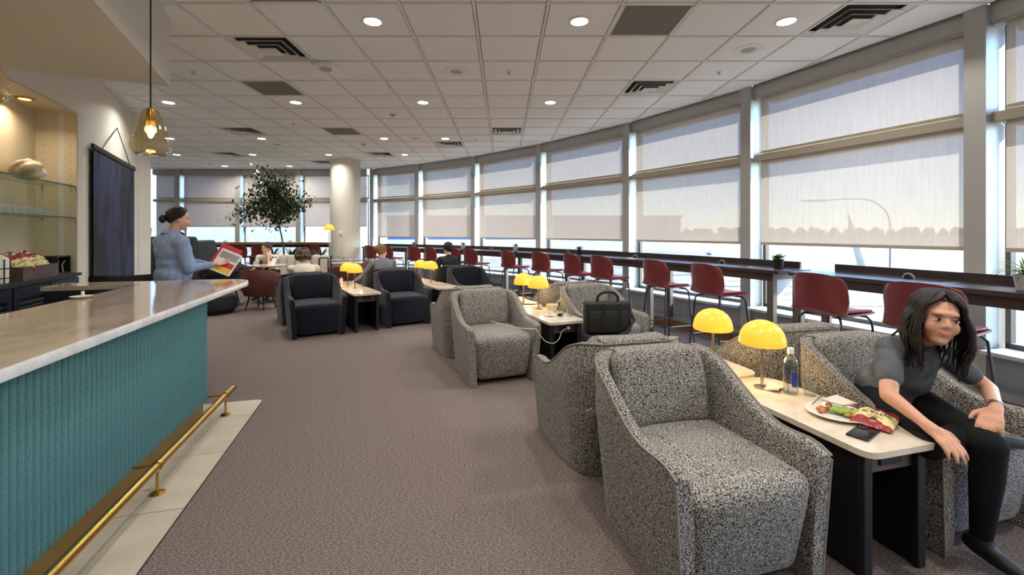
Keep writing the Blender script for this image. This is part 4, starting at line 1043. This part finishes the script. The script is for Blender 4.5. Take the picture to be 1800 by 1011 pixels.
# middle table
t = thing('soup_bowl', 'cream bowl with a spoon on the middle side table', 'bowl', CM.p(.10, -.34, TZ))
put('bowl', lathe([(0, 0), (.03, 0), (.034, .008), (.062, .05), (.066, .078), (.062, .078), (.056, .05), (.028, .014), (0, .012)], 32), 'cream_ceramic', t); put('spoon', tube([(.02, 0, .03), (.055, .02, .085), (.10, .05, .13)], [.004, .004, .006], 8), 'white_ceramic', t)
o = put('table_glass', tum, None, loc=CM.p(.145, -.48, TZ)); tag(o, 'clear glass beside the cream bowl', 'glass')
o = put('table_glass', tum, None, loc=CM.p(.16, -.62, TZ)); tag(o, 'clear glass at the front of the middle side table', 'glass')
t = thing('espresso_cup', 'small white cup on a saucer before the cream bowl', 'cup', CM.p(-.03, -.56, TZ)); put('saucer', lathe([(0, .003), (.03, .003), (.052, .010), (.053, .008), (.03, 0), (0, 0)], 24), 'white_ceramic', t); put('cup', lathe([(0, .004), (.02, .004), (.028, .05), (.025, .05), (.018, .01), (0, .01)], 20), 'white_ceramic', t)
t = thing('earbud_case', 'small dark earbud case on the middle side table', 'case', CM.p(.06, -.6, TZ), 1); put('case_body', rbox(.06, .045, .024, .01, 3, c=(0, 0, .0125)), 'phone', t); put('hinge', rbox(.02, .004, .006, .001, 1, c=(0, .0235, .015)), 'steel', t)
t = thing('pink_napkin', 'pink napkin lump on the second middle side table', 'napkin', CM.p(.02, .36, TZ)); put('sheet', D(rbox(.12, .1, .05, .02, 3, 2, c=(0, 0, .03)), lambda x, y, z: (x+.01*math.sin(60*z), y, z+.01*math.sin(30*x+40*y)*(z > .02))), 'paper_pink', t)
t = thing('white_plate', 'white plate beside the pink napkin', 'plate', CM.p(.10, .23, TZ)); put('plate', lathe([(0, .004), (.05, .004), (.09, .014), (.092, .012), (.055, 0), (0, 0)], 30), 'white_ceramic', t); put('crumbs', J(*[ell((.03*math.cos(q*2), .03*math.sin(q*2), .007), .004, nu=8, nv=5) for q in range(4)]), 'food_brown', t)
t = thing('olive_cup', 'olive cup at the far end of the middle tables', 'cup', CM.p(-.10, .52, TZ)); put('cup', lathe([(0, 0), (.03, 0), (.038, .07), (.034, .07), (.027, .01), (0, .01)], 20), 'cream_ceramic', t); put('handle', tube([(.036, 0, .055), (.058, 0, .05), (.058, 0, .025), (.033, 0, .018)], .005, 8), 'cream_ceramic', t)
# white charging cable from the outlet over to the chair
pts = [CM.p(.02, -.835, .47), CM.p(-.06, -.86, .45), CM.p(-.10, -.87, .38), CM.p(-.16, -.87, .345), CM.p(-.24, -.86, .37), CM.p(-.30, -.855, .44), CM.p(-.33, -.84, .485), CM.p(-.40, -.78, .485), CM.p(-.5, -.66, .484), CM.p(-.56, -.5, .487), CM.p(-.60, -.36, .489)]
def smooth_path(pts, n=6):
    pts = [Vector(p) for p in pts]; out = []
    for i in range(len(pts)-1):
        p0, p1, p2, p3 = pts[max(i-1, 0)], pts[i], pts[i+1], pts[min(i+2, len(pts)-1)]
        for k in range(n):
            t = k/n; out.append(.5*((2*p1)+(-p0+p2)*t+(2*p0-5*p1+4*p2-p3)*t*t+(-p0+3*p1-3*p2+p3)*t**3))
    return out+[pts[-1]]
t = thing('charging_cable', 'white charging cable draped from table outlet onto the grey armchair', 'cable', (0, 0, 0))
put('wire', tube(smooth_path(pts), .0035, 8), 'cable_white', t); put('plug', rbox(.03, .03, .025, .005, 2), 'white_plastic', t, loc=CM.p(.02, -.835, .47), rot=(0, 0, CM.a)); put('connector', cyl(pts[-2], pts[-1], .005, n=8), 'cable_white', t)
# navy tables
t = thing('red_drink', 'red canned drink beside the left dome lamp', 'drink', CB.p(1.30, .40, TZ)); put('can', lathe([(0, 0), (.026, 0), (.031, .006), (.031, .105), (.027, .115), (0, .115)], 20), 'chip_red', t); put('rim', lathe([(.024, .115), (.0275, .115), (.0275, .119), (.024, .119)], 20, closed=True), 'steel', t)
t = thing('spice_jar', 'small pink and silver jar behind the left navy armchair', 'jar', CB.p(-.05, .50, TZ)); put('jar_body', lathe([(0, 0), (.026, 0), (.028, .08), (.024, .09), (0, .09)], 20), 'paper_pink', t); put('lid', lathe([(0, .09), (.026, .09), (.026, .108), (0, .108)], 20), 'steel', t)
o = put('table_glass', tum, None, loc=CB.p(.06, .34, TZ)); tag(o, 'clear glass near the small pink jar', 'glass')

# ------------------------------------------------------------------ outside
g = put('rooftop', box(-150, 220, -80, 52, -.3, -.16), 'gravel', smooth=False); tag(g, 'pale gravel flat roof outside the windows', 'roof', kind='structure')
g.data.transform(Matrix.Identity(4))
# keep the roof clear of the room itself: the room floor slab stands on top of it
g = put('apron_ground', box(-600, 700, 52, 900, -.6, -.5), 'airfield', smooth=False); tag(g, 'pale airfield ground beyond the roof', 'ground', kind='structure')
bl = thing('blue_building', 'long blue building far beyond the roof', 'building', (0, 82, -.5))
put('wall', box(-27, 33, 0, 12, 0, 4.6), 'blue_cladding', bl, smooth=False); put('roof_edge', box(-27.3, 33.3, -.3, 12.3, 4.6, 5.0), 'grey_box', bl, smooth=False)
wn_me = mesh_of('window', box(-.9, .9, -.08, .02, -.5, .5), 'phone', smooth=False)
for k in range(14): put('window', wn_me, None, bl, loc=(-24+4.1*k, 0, 1.6))
put('base_band', box(-27, 33, -.05, .02, 0, .5), 'hangar_white', bl, smooth=False)
hg = thing('white_hangar', 'huge white ribbed hangar behind the far windows', 'building', (0, 42, -.5))
nR = 150; V, F = [], []
xs = []
for k in range(nR):
    x = -75 + k*.38
    xs += [(x, 0), (x+.16, 0), (x+.20, -.09), (x+.34, -.09)]
xs = [q for q in xs if q[0] < -19]
for x, y in xs: V += [(x, y, 0), (x, y, 16)]
for k in range(len(xs)-1): F.append((2*k, 2*k+2, 2*k+3, 2*k+1))
put('ribbed_wall', (V, F), 'hangar_white', hg, smooth=False); put('hangar_body', box(-75, -19, .1, 30, 0, 16), 'hangar_white', hg, smooth=False)
put('roof_trim', box(-75.2, -18.8, -.3, 30, 16, 16.6), 'grey_box', hg, smooth=False)
rnd = random.Random(11); gs = []
for k in range(330):
    x = -90 + 1.75*k + rnd.uniform(-.8, .8); h = rnd.uniform(3.0, 4.3); w = rnd.uniform(1.0, 1.9)
    gs.append(D(ell((x, 185+rnd.uniform(-6, 6), h*.5), (w, w, h*.5), nu=9, nv=6), lambda a, b, c: (a+.25*math.sin(c*3+a*2), b, c*(1+.05*math.sin(a*3)))))
tl = thing('tree_belt', 'distant brown-green belt of trees along the horizon', 'trees', (0, 0, -.6), kind='stuff')
put('crowns', J(*gs), 'treeline', tl, ang=80, kind='stuff')
t = thing('street_light', 'curved street light beyond the window', 'street light', (14.9, 17.0, -.16))
put('pole', tube(smooth_path([(0, 0, 0), (0, 0, 1.8), (-.15, .05, 2.4), (-.6, .15, 2.78), (-1.2, .3, 2.86), (-2.2, .5, 2.82)], 5), [.03]*25+[.02], 8), 'grey_box', t)
put('lamp_head', rbox(1.0, .22, .08, .03, 2, c=(-2.5, .58, 2.81)), 'grey_box', t)
t = thing('roof_mast', 'leaning pale mast on the roof outside', 'mast', (13.6, 16.6, -.16)); put('mast', tube([(0, 0, 0), (-.5, 0, 1.7), (-.6, 0, 2.2)], [.16, .1, .02], 8), 'floor_tile', t); put('mast_foot', box(-.3, .3, -.3, .3, 0, .1), 'grey_box', t, smooth=False)
for k, (x, y, w) in enumerate([(5.0, 14.5, .5), (8.2, 17, .45), (11.5, 19, .5), (6.1, 24, .5), (14, 30, .6), (2.0, 26, .6)]):
    t = thing('roof_vent', 'small dark vent on the gravel roof, %s' % ['first', 'second', 'third', 'fourth', 'fifth', 'sixth'][k], 'vent', (x, y, -.16), group='vents on the roof')
    put('vent_pipe', cyl((0, 0, 0), (0, 0, .12), w*.22), 'grey_box', t); put('vent_hood', lathe([(0, .2), (w*.2, .19), (w*.4, .12), (w*.4, .1), (0, .1)], 16), 'grey_box', t)
t = thing('roof_unit', 'grey boxed unit on the gravel roof outside', 'roof unit', (9.2, 9.6, -.16), .3); put('unit_case', rbox(.55, .4, .22, .02, 2, c=(0, 0, .12)), 'grey_box', t); put('conduit', tube([(.28, 0, .1), (.5, .05, .16), (.65, .05, .02)], .03, 8), 'hangar_white', t)
for k in range(9):
    y0 = 9+3.4*k; pts = [(q*2.6+3+.3*k, y0+.25*math.sin(q*1.1+k)+.05*q, -.152) for q in range(12)]
    o = put('roof_seam', tube(pts, .02, 4), 'grey_box'); tag(o, 'dark seam line running over the gravel roof, %s from the window' % ORD[k], 'roof seam', 'seams on the roof')
# parked aircraft beyond the far windows
t = thing('parked_airplane', 'small white parked airplane seen through the far windows', 'airplane', (-36, 86, -.5), .4)
put('fuselage', D(ell((0, 0, 1.3), (6, .9, .9), nu=18, nv=14), lambda x, y, z: (x, y, z)), 'hangar_white', t); put('wing', box(-1, 1, -6, 6, .9, 1.05), 'hangar_white', t, smooth=False)
put('tail_fin', X(prism([(-5.8, 1.5), (-4, 1.6), (-5.2, 3.6), (-6.2, 3.6)], -.08, .08), rot=(PI/2, 0, 0)), 'blue_cladding', t, smooth=False)
# ------------------------------------------------------------------ people
def remesh(gs, name, m, vox, sm=6, parent=None, fac=.5):
    g = J(*gs); me = bpy.data.meshes.new(name); me.from_pydata(g[0], [], g[1])
    o = bpy.data.objects.new(name, me); COL.objects.link(o)
    r = o.modifiers.new('r', 'REMESH'); r.mode = 'VOXEL'; r.voxel_size = vox
    if sm: s = o.modifiers.new('s', 'SMOOTH'); s.iterations = sm; s.factor = fac
    bpy.context.view_layer.update(); dg = bpy.context.evaluated_depsgraph_get()
    me2 = bpy.data.meshes.new_from_object(o.evaluated_get(dg)); o.modifiers.clear(); o.data = me2; bpy.data.meshes.remove(me)
    me2.name = name; me2.shade_smooth(); me2.materials.clear(); me2.materials.append(MATS[m]); o.name = name
    if parent is not None: o.parent = parent
    return o
def wrinkle(o, amp, k=40):
    me = o.data; N = len(me.vertices); c = np.empty(N*3); n = np.empty(N*3)
    me.vertices.foreach_get('co', c); me.vertices.foreach_get('normal', n); c = c.reshape(-1, 3); n = n.reshape(-1, 3)
    x, y, z = c[:, 0], c[:, 1], c[:, 2]
    d = amp*(np.sin(k*x+1.3*k*z)*.5+np.sin(k*.7*y-1.7*k*z+2)*.5+.5*np.sin(k*2.1*(x+y)-k*z))
    me.vertices.foreach_set('co', (c+n*d[:, None]).ravel()); me.update()
def V3(*a): return Vector(a)
def head_prims(M, s=1.0):
    Q = M.to_3x3(); 
    def e(c, r): return ell(M @ (Vector(c)*s), tuple(q*s for q in r), Q.normalized())
    return [e((0, .015, .03), (.075, .093, .086)), e((0, -.020, -.025), (.062, .070, .083)), e((0, -.040, -.083), (.036, .040, .033)), e((.033, -.050, -.030), (.030, .030, .033)), e((-.033, -.050, -.030), (.030, .030, .033)),
            cap(M @ (Vector((0, -.083, .012))*s), M @ (Vector((0, -.097, -.018))*s), .0065*s, .0105*s), e((.009, -.091, -.023), (.007, .008, .006)), e((-.009, -.091, -.023), (.007, .008, .006)),
            e((0, -.083, -.051), (.019, .009, .005)), e((0, -.081, -.062), (.017, .010, .006)), e((0, -.072, -.092), (.019, .015, .013)), e((0, -.064, .032), (.05, .026, .018)),
            e((.075, .012, -.006), (.009, .02, .032)), e((-.075, .012, -.006), (.009, .02, .032))]
def face_parts(M, root, s=1.0, squint=1.0):
    Q = M.to_3x3().normalized()
    def e(name, c, r, m, par=root, tilt=0): return put(name, ell(M @ (Vector(c)*s), tuple(q*s for q in r), Q @ Matrix.Rotation(tilt, 3, 'Y'), 14, 8), m, par)
    def tb(name, pts, r, m): return put(name, tube([M @ (Vector(p)*s) for p in pts], r, 8), m, root)
    for k in (-1, 1):
        ey = e('eye', (k*.0305, -.0800, .005), (.0150, .0068, .0056*squint), 'eye_white', root, -k*.12)
        e('iris', (k*.0295, -.0845, .005), (.0064, .003, .0054*squint), 'eye_dark', ey)
        e('eyelid', (k*.0295, -.0825, .0100), (.0145, .006, .0020), 'eye_dark', ey, -k*.12)
        e('eyebrow', (k*.030, -.0815, .026), (.0155, .006, .0026), 'hair_dark', root, k*.12)
    tb('mouth', [(-.026, -.0765, -.046), (-.013, -.0895, -.0545), (0, -.0925, -.0568), (.013, -.0895, -.0545), (.026, -.0765, -.046)], [.0012, .0028, .0032, .0028, .0012], 'lips')
    e('lower_lip', (0, -.0900, -.0625), (.014, .005, .0042), 'lips')
def hand_prims(w, d, palm, curl=.5, thumb=1, s=1.0, spread=.0):
    """w wrist, d pointing direction, palm normal (towards what it touches)"""
    w = Vector(w); d = Vector(d).normalized(); p = Vector(palm); p = (p - d*p.dot(d)).normalized(); u = d.cross(p).normalized()*thumb
    out = [cap(w, w+d*.03*s, .024*s, .026*s)]
    for k in range(4): out.append(cap(w+d*.025*s+u*(.010-.007*k)*s, w+d*.083*s+u*(.030-.0195*k)*s, .013*s, .0115*s))
    L = [.072, .080, .074, .058]
    for k in range(4):
        b = w+d*(.088-.004*abs(k-1))*s + u*(.031-.0205*k)*s; dd = (d + u*(.10-.07*k)*(1+spread)).normalized()
        a1, a2, a3 = curl*.6, curl*1.25, curl*1.75
        def dr(a): return dd*math.cos(a) + p*math.sin(a)
        q1 = b + dr(a1)*L[k]*.48*s; q2 = q1 + dr(a2)*L[k]*.30*s; q3 = q2 + dr(a3)*L[k]*.22*s
        out += [cap(b, q1, .0092*s, .0085*s, 10), cap(q1, q2, .0085*s, .0078*s, 10), cap(q2, q3, .0078*s, .0065*s, 10)]
    b = w+d*.028*s+u*.022*s; t1 = b+(d*.6+u*.75+p*.2).normalized()*.042*s; t2 = t1+(d*.9+u*.25+p*.35).normalized()*.034*s
    out += [cap(b, t1, .013*s, .0105*s, 10), cap(t1, t2, .0105*s, .008*s, 10)]
    return out
def HM(loc, yaw, pitch=0, roll=0):
    """head frame: yaw 0 faces -y; positive yaw turns towards +x"""
    return Matrix.Translation(Vector(loc)) @ Matrix.Rotation(yaw, 4, 'Z') @ Matrix.Rotation(pitch, 4, 'X') @ Matrix.Rotation(roll, 4, 'Y')
def person(label, j, shirt, pants, skin, hairf, vox=.009, sleeves='short', shoes='black', apron=False, face=True, base=None, group=None, hs=1.0, bulk=1.0):
    root = thing('person', label, 'person', (0, 0, 0), group=group)
    M = j['head']; hc = M.translation
    nk, ch, pl = Vector(j['neck']), Vector(j['chest']), Vector(j['pelvis'])
    sl, sr, hl, hr = (Vector(j[k]) for k in ('shl', 'shr', 'hil', 'hir'))
    up = (nk-pl).normalized(); across = (sr-sl).normalized(); fw = across.cross(up).normalized()
    R = Matrix((across, fw, across.cross(fw))).transposed(); 
    R = Matrix((across, up.cross(across), up)).transposed()
    def torso(f):
        return [ell(ch, (.150*f, .105*f, .17*f), R), ell((ch+pl)/2, (.132*f, .10*f, .17*f), R), ell(pl, (.158*f, .122*f, .125*f), R), cap(sl, sr, .058*f), cap(sl.lerp(sr, .22)+up*.012, nk-up*.012, .05*min(f, 1.07), .046*min(f, 1.07)), cap(sr.lerp(sl, .22)+up*.012, nk-up*.012, .05*min(f, 1.07), .046*min(f, 1.07))]
    def arms(f, full=True, cut=.62):
        g = []
        for s, e, w in ((sl, 'ell', 'wrl'), (sr, 'elr', 'wrr')):
            E_, W_ = Vector(j[e]), Vector(j[w])
            if full: g += [cap(s, E_, .050*f, .038*f), cap(E_, W_, .038*f, .024*f)]
            else: g += [cap(s, s.lerp(E_, cut), .054*f, .052*f)]
        return g
    def legs(f):
        g = []
        for h, k, a in ((hl, 'knl', 'anl'), (hr, 'knr', 'anr')):
            K_, A_ = Vector(j[k]), Vector(j[a]); g += [cap(h, K_, .082*f, .056*f), cap(K_, K_.lerp(A_, .35), .054*f, .052*f), cap(K_.lerp(A_, .35), A_, .052*f, .034*f)]
        return g
    hp = [cap(hc + M.to_3x3() @ Vector((0, .012, -.05)), nk, .048, .050)]
    hands = []
    for w, key, th in (('wrl', 'hl', 1), ('wrr', 'hr', -1)):
        d, p, c = j[key]; hands += hand_prims(j[w], d, p, c, th)
    body = remesh(head_prims(M, hs) + hp + torso(.93) + arms(.9) + legs(.9) + hands, 'body', skin, vox, 3, root)
    # clothes
    sh = remesh(torso(1.07*bulk) + [ell((ch+pl)/2+fw*.03, (.150, .115, .16), R), ell(pl+fw*.045+up*.04, (.165, .125, .12), R)] + (arms(1.0, False) if sleeves == 'short' else [cap(s, Vector(j[e]), .058*bulk, .052*bulk) for s, e in ((sl, 'ell'), (sr, 'elr'))] + [cap(Vector(j[e]), Vector(j[e]).lerp(Vector(j[w]), .86), .048, .036) for e, w in (('ell', 'wrl'), ('elr', 'wrr'))]), 'shirt', shirt, vox*1.1, 5, root)
    wrinkle(sh, .0022 if vox < .008 else .003, 34)
    put('collar', lathe([(.056, 0), (.064, .0), (.066, .016), (.056, .018)], 24, closed=True), shirt, sh).matrix_local = Matrix.Translation(nk+up*.012+fw*0) @ R.to_4x4()
    tr = remesh(legs(1.06) + [ell(pl-up*.06, (.158, .115, .085), R), cap(hl, hr, .085)], 'trousers', pants, vox*1.2, 5, root)
    for a, d in (('anl', 'fl'), ('anr', 'fr')):
        A_ = Vector(j[a]); d = Vector(j[d]).normalized(); dn = Vector((0, 0, -1)); dn = (dn - d*dn.dot(d)).normalized() if abs(d.z) < .95 else Vector((1, 0, 0))
        g = [cap(A_-d*.03+dn*.035, A_+d*.05+dn*.045, .036, .036), cap(A_+d*.05+dn*.045, A_+d*.15+dn*.055, .036, .026), cap(A_, A_+dn*.04, .042, .038)]
        so = remesh(g, 'shoe', shoes, .010, 4, root)
    hairf(M, root, hs)
    if face: face_parts(M, root, hs)
    return root
def hair_tubes(M, strands, r, seed=1):
    rnd = random.Random(seed); gs = []
    for pts in strands:
        P = [M @ Vector(p) for p in pts]; n = len(P)
        gs.append(tube(P, [r*(1-.75*(k/(n-1))**2) if k else r*.8 for k in range(n)], 7))
    return gs
SK = Vector((0, .016, .03))
def skull(th, ph, k=1.0):
    """point on the hair surface: th 0 = front, +90 = the -x side ... 180 = back; ph polar angle from the crown"""
    t, p = math.radians(th), math.radians(ph)
    return SK + Vector((-.083*k*math.sin(p)*math.sin(t), -.101*k*math.sin(p)*math.cos(t), .096*k*math.cos(p)))
def hairline(th):
    """lowest polar angle of the hair at azimuth th"""
    a = abs(((th+180) % 360)-180)
    if a < 40: return 49+4*(a/40)
    if a < 75: return 53+45*((a-40)/35)
    if a < 100: return 98+18*((a-75)/25)
    return 116+30*min(1, (a-100)/45)
def scalp(M, s=1.0, k=1.0, dip=0):
    V, F = [], []; nu, nv = 60, 14
    for j_ in range(nv+1):
        for q in range(nu):
            th = 360*q/nu; V.append(tuple(M @ (skull(th, (hairline(th)+dip)*j_/nv, k*(1.0 if j_ < nv else .965))*s)))
    for j_ in range(nv):
        for q in range(nu): F.append((j_*nu+q, (j_+1)*nu+q, (j_+1)*nu+(q+1) % nu, j_*nu+(q+1) % nu))
    return V, F
def hair_bun(m, bun=(0, .135, .0), br=.042):
    def f(M, root, s):
        o = put('hair', scalp(M, s), m, root, ang=80)
        put('bun', D(ell((0, 0, 0), (br, br*.8, br), nu=18, nv=12), lambda x, y, z: tuple(M @ (Vector(bun)*s + Vector((x, y, z))*(1+.07*math.sin(90*x+60*z))))), m, o)
        st = []; B = Vector(bun) - SK
        for q in range(54):
            th = -150+300*q/53; a = skull(th, hairline(th)-1, .99)-SK; pts = []
            for i in range(9):
                t = i/8; d = a.lerp(B, t); d2 = Vector((d.x/.083, d.y/.101, d.z/.096)); L = d2.length
                k = 1.005+.012*math.sin(t*PI); w = d/L*k if t < .85 else d/L*(k*(1-(t-.85)/.15)+L*(t-.85)/.15*.8)
                pts.append(tuple((SK+w)*s))
            st.append(pts)
        put('combed_strands', J(*hair_tubes(M, st, .0075)), m, o, ang=80)
    return f
def hair_short(m):
    def f(M, root, s):
        o = put('hair', scalp(M, s), m, root, ang=80)
        rnd = random.Random(2); st = []
        for k in range(150):
            th = rnd.uniform(-180, 180); ph = rnd.uniform(3, hairline(th)-6); d = rnd.choice((-1, 1))*8
            st.append([tuple(skull(th, ph, .99)*s), tuple(skull(th+d, ph+8, 1.06)*s), tuple(skull(th+2*d, ph+17, 1.075)*s), tuple(skull(th+2.5*d, ph+24, 1.04)*s)])
        put('tufts', J(*hair_tubes(M, st, .0085)), m, o, ang=80)
    return f
def hair_long(m, length=.30, seed=4, n=150, wave=.012, part=.018, face=52):
    def f(M, root, s):
        o = put('hair', scalp(M, s), m, root, ang=80)
        rnd = random.Random(seed); st = []
        dn = (M.to_3x3().inverted() @ Vector((0, 0, -1))).normalized()
        for k in range(n):
            side = 1 if k % 2 else -1                       # +1 is the head's -x side
            th = side*(face + (176-face)*rnd.random()**1.2)
            pts = [tuple((Vector((part, skull(0, 20).y + .09*rnd.random(), SK.z+.0965))))]
            vol = 1.03+.07*rnd.random(); top = 97 if abs(th) > 75 else 88
            for ph in (26, 48, 70, top): pts.append(tuple(skull(th*(.55+.45*ph/top), ph, vol+(.05*ph/100))))
            p2 = Vector(pts[-1]); L = length*rnd.uniform(.7, 1.08); w0 = rnd.uniform(0, 6); out = Vector((p2.x, (p2.y-.016)*.5, 0)).normalized()
            for i in range(1, 9):
                t = i/8; q = p2 + dn*L*t + out*(.022*math.sin(PI*min(1, t*1.15))) + Vector((wave*math.sin(w0+t*8.5)*t, wave*math.cos(w0+t*7)*t, 0)); pts.append(tuple(q))
            st.append([tuple(v*s) for v in smooth_path(pts, 3)])
        for k in range(64):
            side = 1 if k % 2 else -1; b = rnd.random(); pts = [tuple(Vector((part, -.045-.03*b, SK.z+.0965-.022*b-.012*b*b)))]
            for ph in (16, 28, 40, 54, 70, 88):
                t = ((ph-8)/80)**(1.0+.9*b); pts.append(tuple(skull(side*(6+(70+18*(1-b))*t), ph+3*b, 1.035+.06*(ph/88)+.015*rnd.random())))
            p2 = Vector(pts[-1]); L = length*rnd.uniform(.5, .95); w0 = rnd.uniform(0, 6); out = Vector((p2.x, -.02, 0)).normalized()
            for i in range(1, 9):
                t = i/8; pts.append(tuple(p2 + dn*L*t + out*(.03*math.sin(PI*min(1, t*1.1))) + Vector((wave*math.sin(w0+t*9)*t, wave*math.cos(w0+t*8)*t, 0))))
            st.append([tuple(v*s) for v in smooth_path(pts, 3)])
        put('long_strands', J(*hair_tubes(M, st, .0095)), m, o, ang=80)
    return f
# --- the seated woman in the grey tee (leaning forward, one leg folded on the seat)
seat_top = .47
W = dict(head=HM((1.985, 2.02, 1.005), -.38, .02, .12), neck=(2.005, 2.13, .872), chest=(2.01, 2.20, .745), pelvis=(2.02, 2.33, .575),
         shl=(1.855, 2.12, .835), shr=(2.215, 2.24, .795), ell=(1.735, 1.985, .665), wrl=(1.755, 1.83, .600), elr=(2.345, 2.13, .64), wrr=(2.085, 1.865, .655),
         hl=((.18, -.75, -.40), (.1, .35, -1), .55), hr=((-.75, -.45, -.35), (.1, .1, -1), .75),
         hil=(1.94, 2.31, .555), hir=(2.11, 2.35, .555), knl=(1.78, 1.84, .51), knr=(1.985, 1.80, .53), anl=(2.20, 2.0, .505), anr=(2.02, 1.865, .105), fl=(.9, -.12, -.02), fr=(.15, -1, -.05))
person('woman in grey tee and black trousers seated leaning forward, smiling', W, 'tee_grey', 'trousers_black', 'skin', hair_long('hair_dark', .26), vox=.0058)
o = put('bracelet', lathe([(.026, -.008), (.03, -.008), (.03, .008), (.026, .008)], 20, closed=True), 'steel'); tag(o, 'slim bracelet on the left wrist of the seated woman', 'bracelet')
o.matrix_world = Matrix.Translation(Vector(W['wrr']).lerp(Vector(W['elr']), .07)) @ (Vector(W['wrr'])-Vector(W['elr'])).to_track_quat('Z', 'Y').to_matrix().to_4x4()
# --- the attendant in the blue shirt
A = dict(head=HM((-3.385, 4.60, 1.538), 2.35, .10, 0), neck=(-3.43, 4.575, 1.375), chest=(-3.45, 4.575, 1.22), pelvis=(-3.44, 4.59, .94),
         shr=(-3.62, 4.65, 1.295), shl=(-3.275, 4.49, 1.29), elr=(-3.62, 4.86, 1.09), ell=(-3.22, 4.52, 1.03), wrr=(-3.25, 4.86, 1.05), wrl=(-3.06, 4.66, 1.06),
         hr=((.9, -.1, .1), (.2, .3, .8), .5), hl=((.75, .55, .1), (.3, -.2, .8), .55), hir=(-3.50, 4.64, .90), hil=(-3.34, 4.56, .90), knr=(-3.50, 4.66, .5), knl=(-3.33, 4.58, .5), anr=(-3.51, 4.64, .1), anl=(-3.33, 4.56, .1), fl=(.42, .9, 0), fr=(.42, .9, 0))
at = person('attendant in light blue shirt standing with hair in a bun', A, 'shirt_blue', 'apron_navy', 'skin_light', hair_bun('hair_dark', (0, .135, -.02)), vox=.009, sleeves='long', bulk=1.2)
put('neck_strap', lathe([(.066, -.006), (.104, -.030), (.100, -.008), (.062, .016)], 24, closed=True), 'apron_navy', at).matrix_local = Matrix.Translation(Vector(A['neck'])+Vector((.0, .0, .018)))
for k, (dz, m1, lab) in enumerate([(0, 'mag_red', 'red magazine held behind by the attendant'), (.02, 'paper_white', 'white and orange magazine held in front by the attendant')]):
    t = thing('magazine', lab, 'magazine'); t.rotation_euler = (-.5, .45, .35); t.location = Vector((-2.985, 4.74, 1.075)) + t.rotation_euler.to_matrix() @ Vector((-.03*(1-k), .02*(1-k), .06*(1-k)))
    put('cover', rbox(.21, .012, .27, .003, 1), m1, t)
    if k:
        put('photo_panel', box(-.09, .09, -.0075, -.0065, .03, .11), 'mag_grey', t, smooth=False); put('colour_panel', box(-.09, .09, -.0076, -.0066, -.12, -.05), 'mag_yellow', t, smooth=False); put('red_panel', box(-.02, .09, -.0078, -.0067, -.06, .0), 'mag_red', t, smooth=False)
# --- seated people in the rear navy chairs (facing away) and beyond
def seated(label, cx, cy, yaw, headz, shirt, hair, lean=.0, skin='skin_light', pants='trousers_black', head_yaw=None, sleeves='short', seatz=.50, lp=None, face=False, elbow_up=False, off=0):
    f = Vector((math.sin(yaw), -math.cos(yaw), 0)); s = Vector((-f.y, f.x, 0))      # yaw 0 faces -y ; s = the person's left... as seen
    c = Vector((cx, cy, 0)); z = Vector((0, 0, 1))
    pl = c - f*.10 + z*(seatz+.07); nk = c + f*(.02+lean) + z*(headz-.15); chp = pl.lerp(nk, .66) - f*.02; hd = c + f*(.06+lean*1.2) + s*off + z*headz
    l, r = -1, 1
    d = dict(head=HM(hd, yaw if head_yaw is None else head_yaw, .1), neck=nk, chest=chp, pelvis=pl)
    # 'l' is the side of -s so that across (shl->shr) = s
    d['shl'], d['shr'] = nk - s*.18 - z*.045, nk + s*.18 - z*.045
    d['ell'], d['elr'] = nk - s*.235 + f*.10 - z*.29, nk + s*.235 + f*.10 - z*.29
    d['wrl'], d['wrr'] = nk - s*.12 + f*.33 - z*.27, nk + s*.12 + f*.33 - z*.27
    d['hl'], d['hr'] = (f, -z, .4), (f, -z, .4)
    d['hil'], d['hir'] = pl - s*.09, pl + s*.09
    d['knl'], d['knr'] = pl - s*.11 + f*.42, pl + s*.11 + f*.42
    d['anl'], d['anr'] = d['knl'] + f*.03 - z*(seatz+.07-.10), d['knr'] + f*.03 - z*(seatz+.07-.10)
    d['fl'] = d['fr'] = f
    if lp: lp(d, c, f, s, z, nk)
    return person(label, d, shirt, pants, skin, hair, vox=.011, sleeves=sleeves, face=face)
p1 = CB.p(-.63, .43); seated('person with brown hair in a cream top seen from behind', p1.x, p1.y, CB.a+PI, 1.02, 'top_cream', hair_long('hair_brown', .09, 6, 110, .005, 0))
p2 = CB.p(.63, .43)
def reach(d, c, f, s, z, nk):
    d['elr'] = nk + s*.28 + f*.12 - z*.24; d['wrr'] = nk + s*.46 + f*.12 - z*.36
seated('woman with blond bun in a blue-grey top seen from behind', p2.x, p2.y, CB.a+PI, 1.06, 'top_bluegrey', hair_bun('hair_blond', (0.03, .12, .06), .05), sleeves='long', head_yaw=CB.a+PI-.9, lp=reach)
p3 = CB.p(1.89, .43); mb = seated('man with short dark hair in a black tee seen from behind', p3.x, p3.y, CB.a+PI, 1.08, 'tee_black', hair_short('hair_dark'))
def chin(d, c, f, s, z, nk):
    d['elr'] = nk + s*.16 + f*.28 - z*.27; d['wrr'] = nk + s*.10 + f*.17 - z*.07; d['hr'] = (z, -f*.6-s*.4, .7)
seated('person in a white printed tee facing the viewer, hand at mouth', -4.98, 9.4, .05, 1.06, 'tee_white', hair_short('hair_brown'), head_yaw=-.55, face=True, lean=.08, lp=chin, seatz=.47)
t = thing('shirt_print', 'black graphic print on the white tee', 'print', (-4.97, 9.165, .82)); bpy.data.objects.remove(t)
seated('person at the far left whose head shows above the booth', -8.35, 10.25, PI*.9, 1.40, 'tee_black', hair_short('hair_brown'), seatz=.78)
make_stool('dark red bar stool behind the booth at far left', 'red stools at the far counter', (-8.38, 10.3, 0), PI*.9)
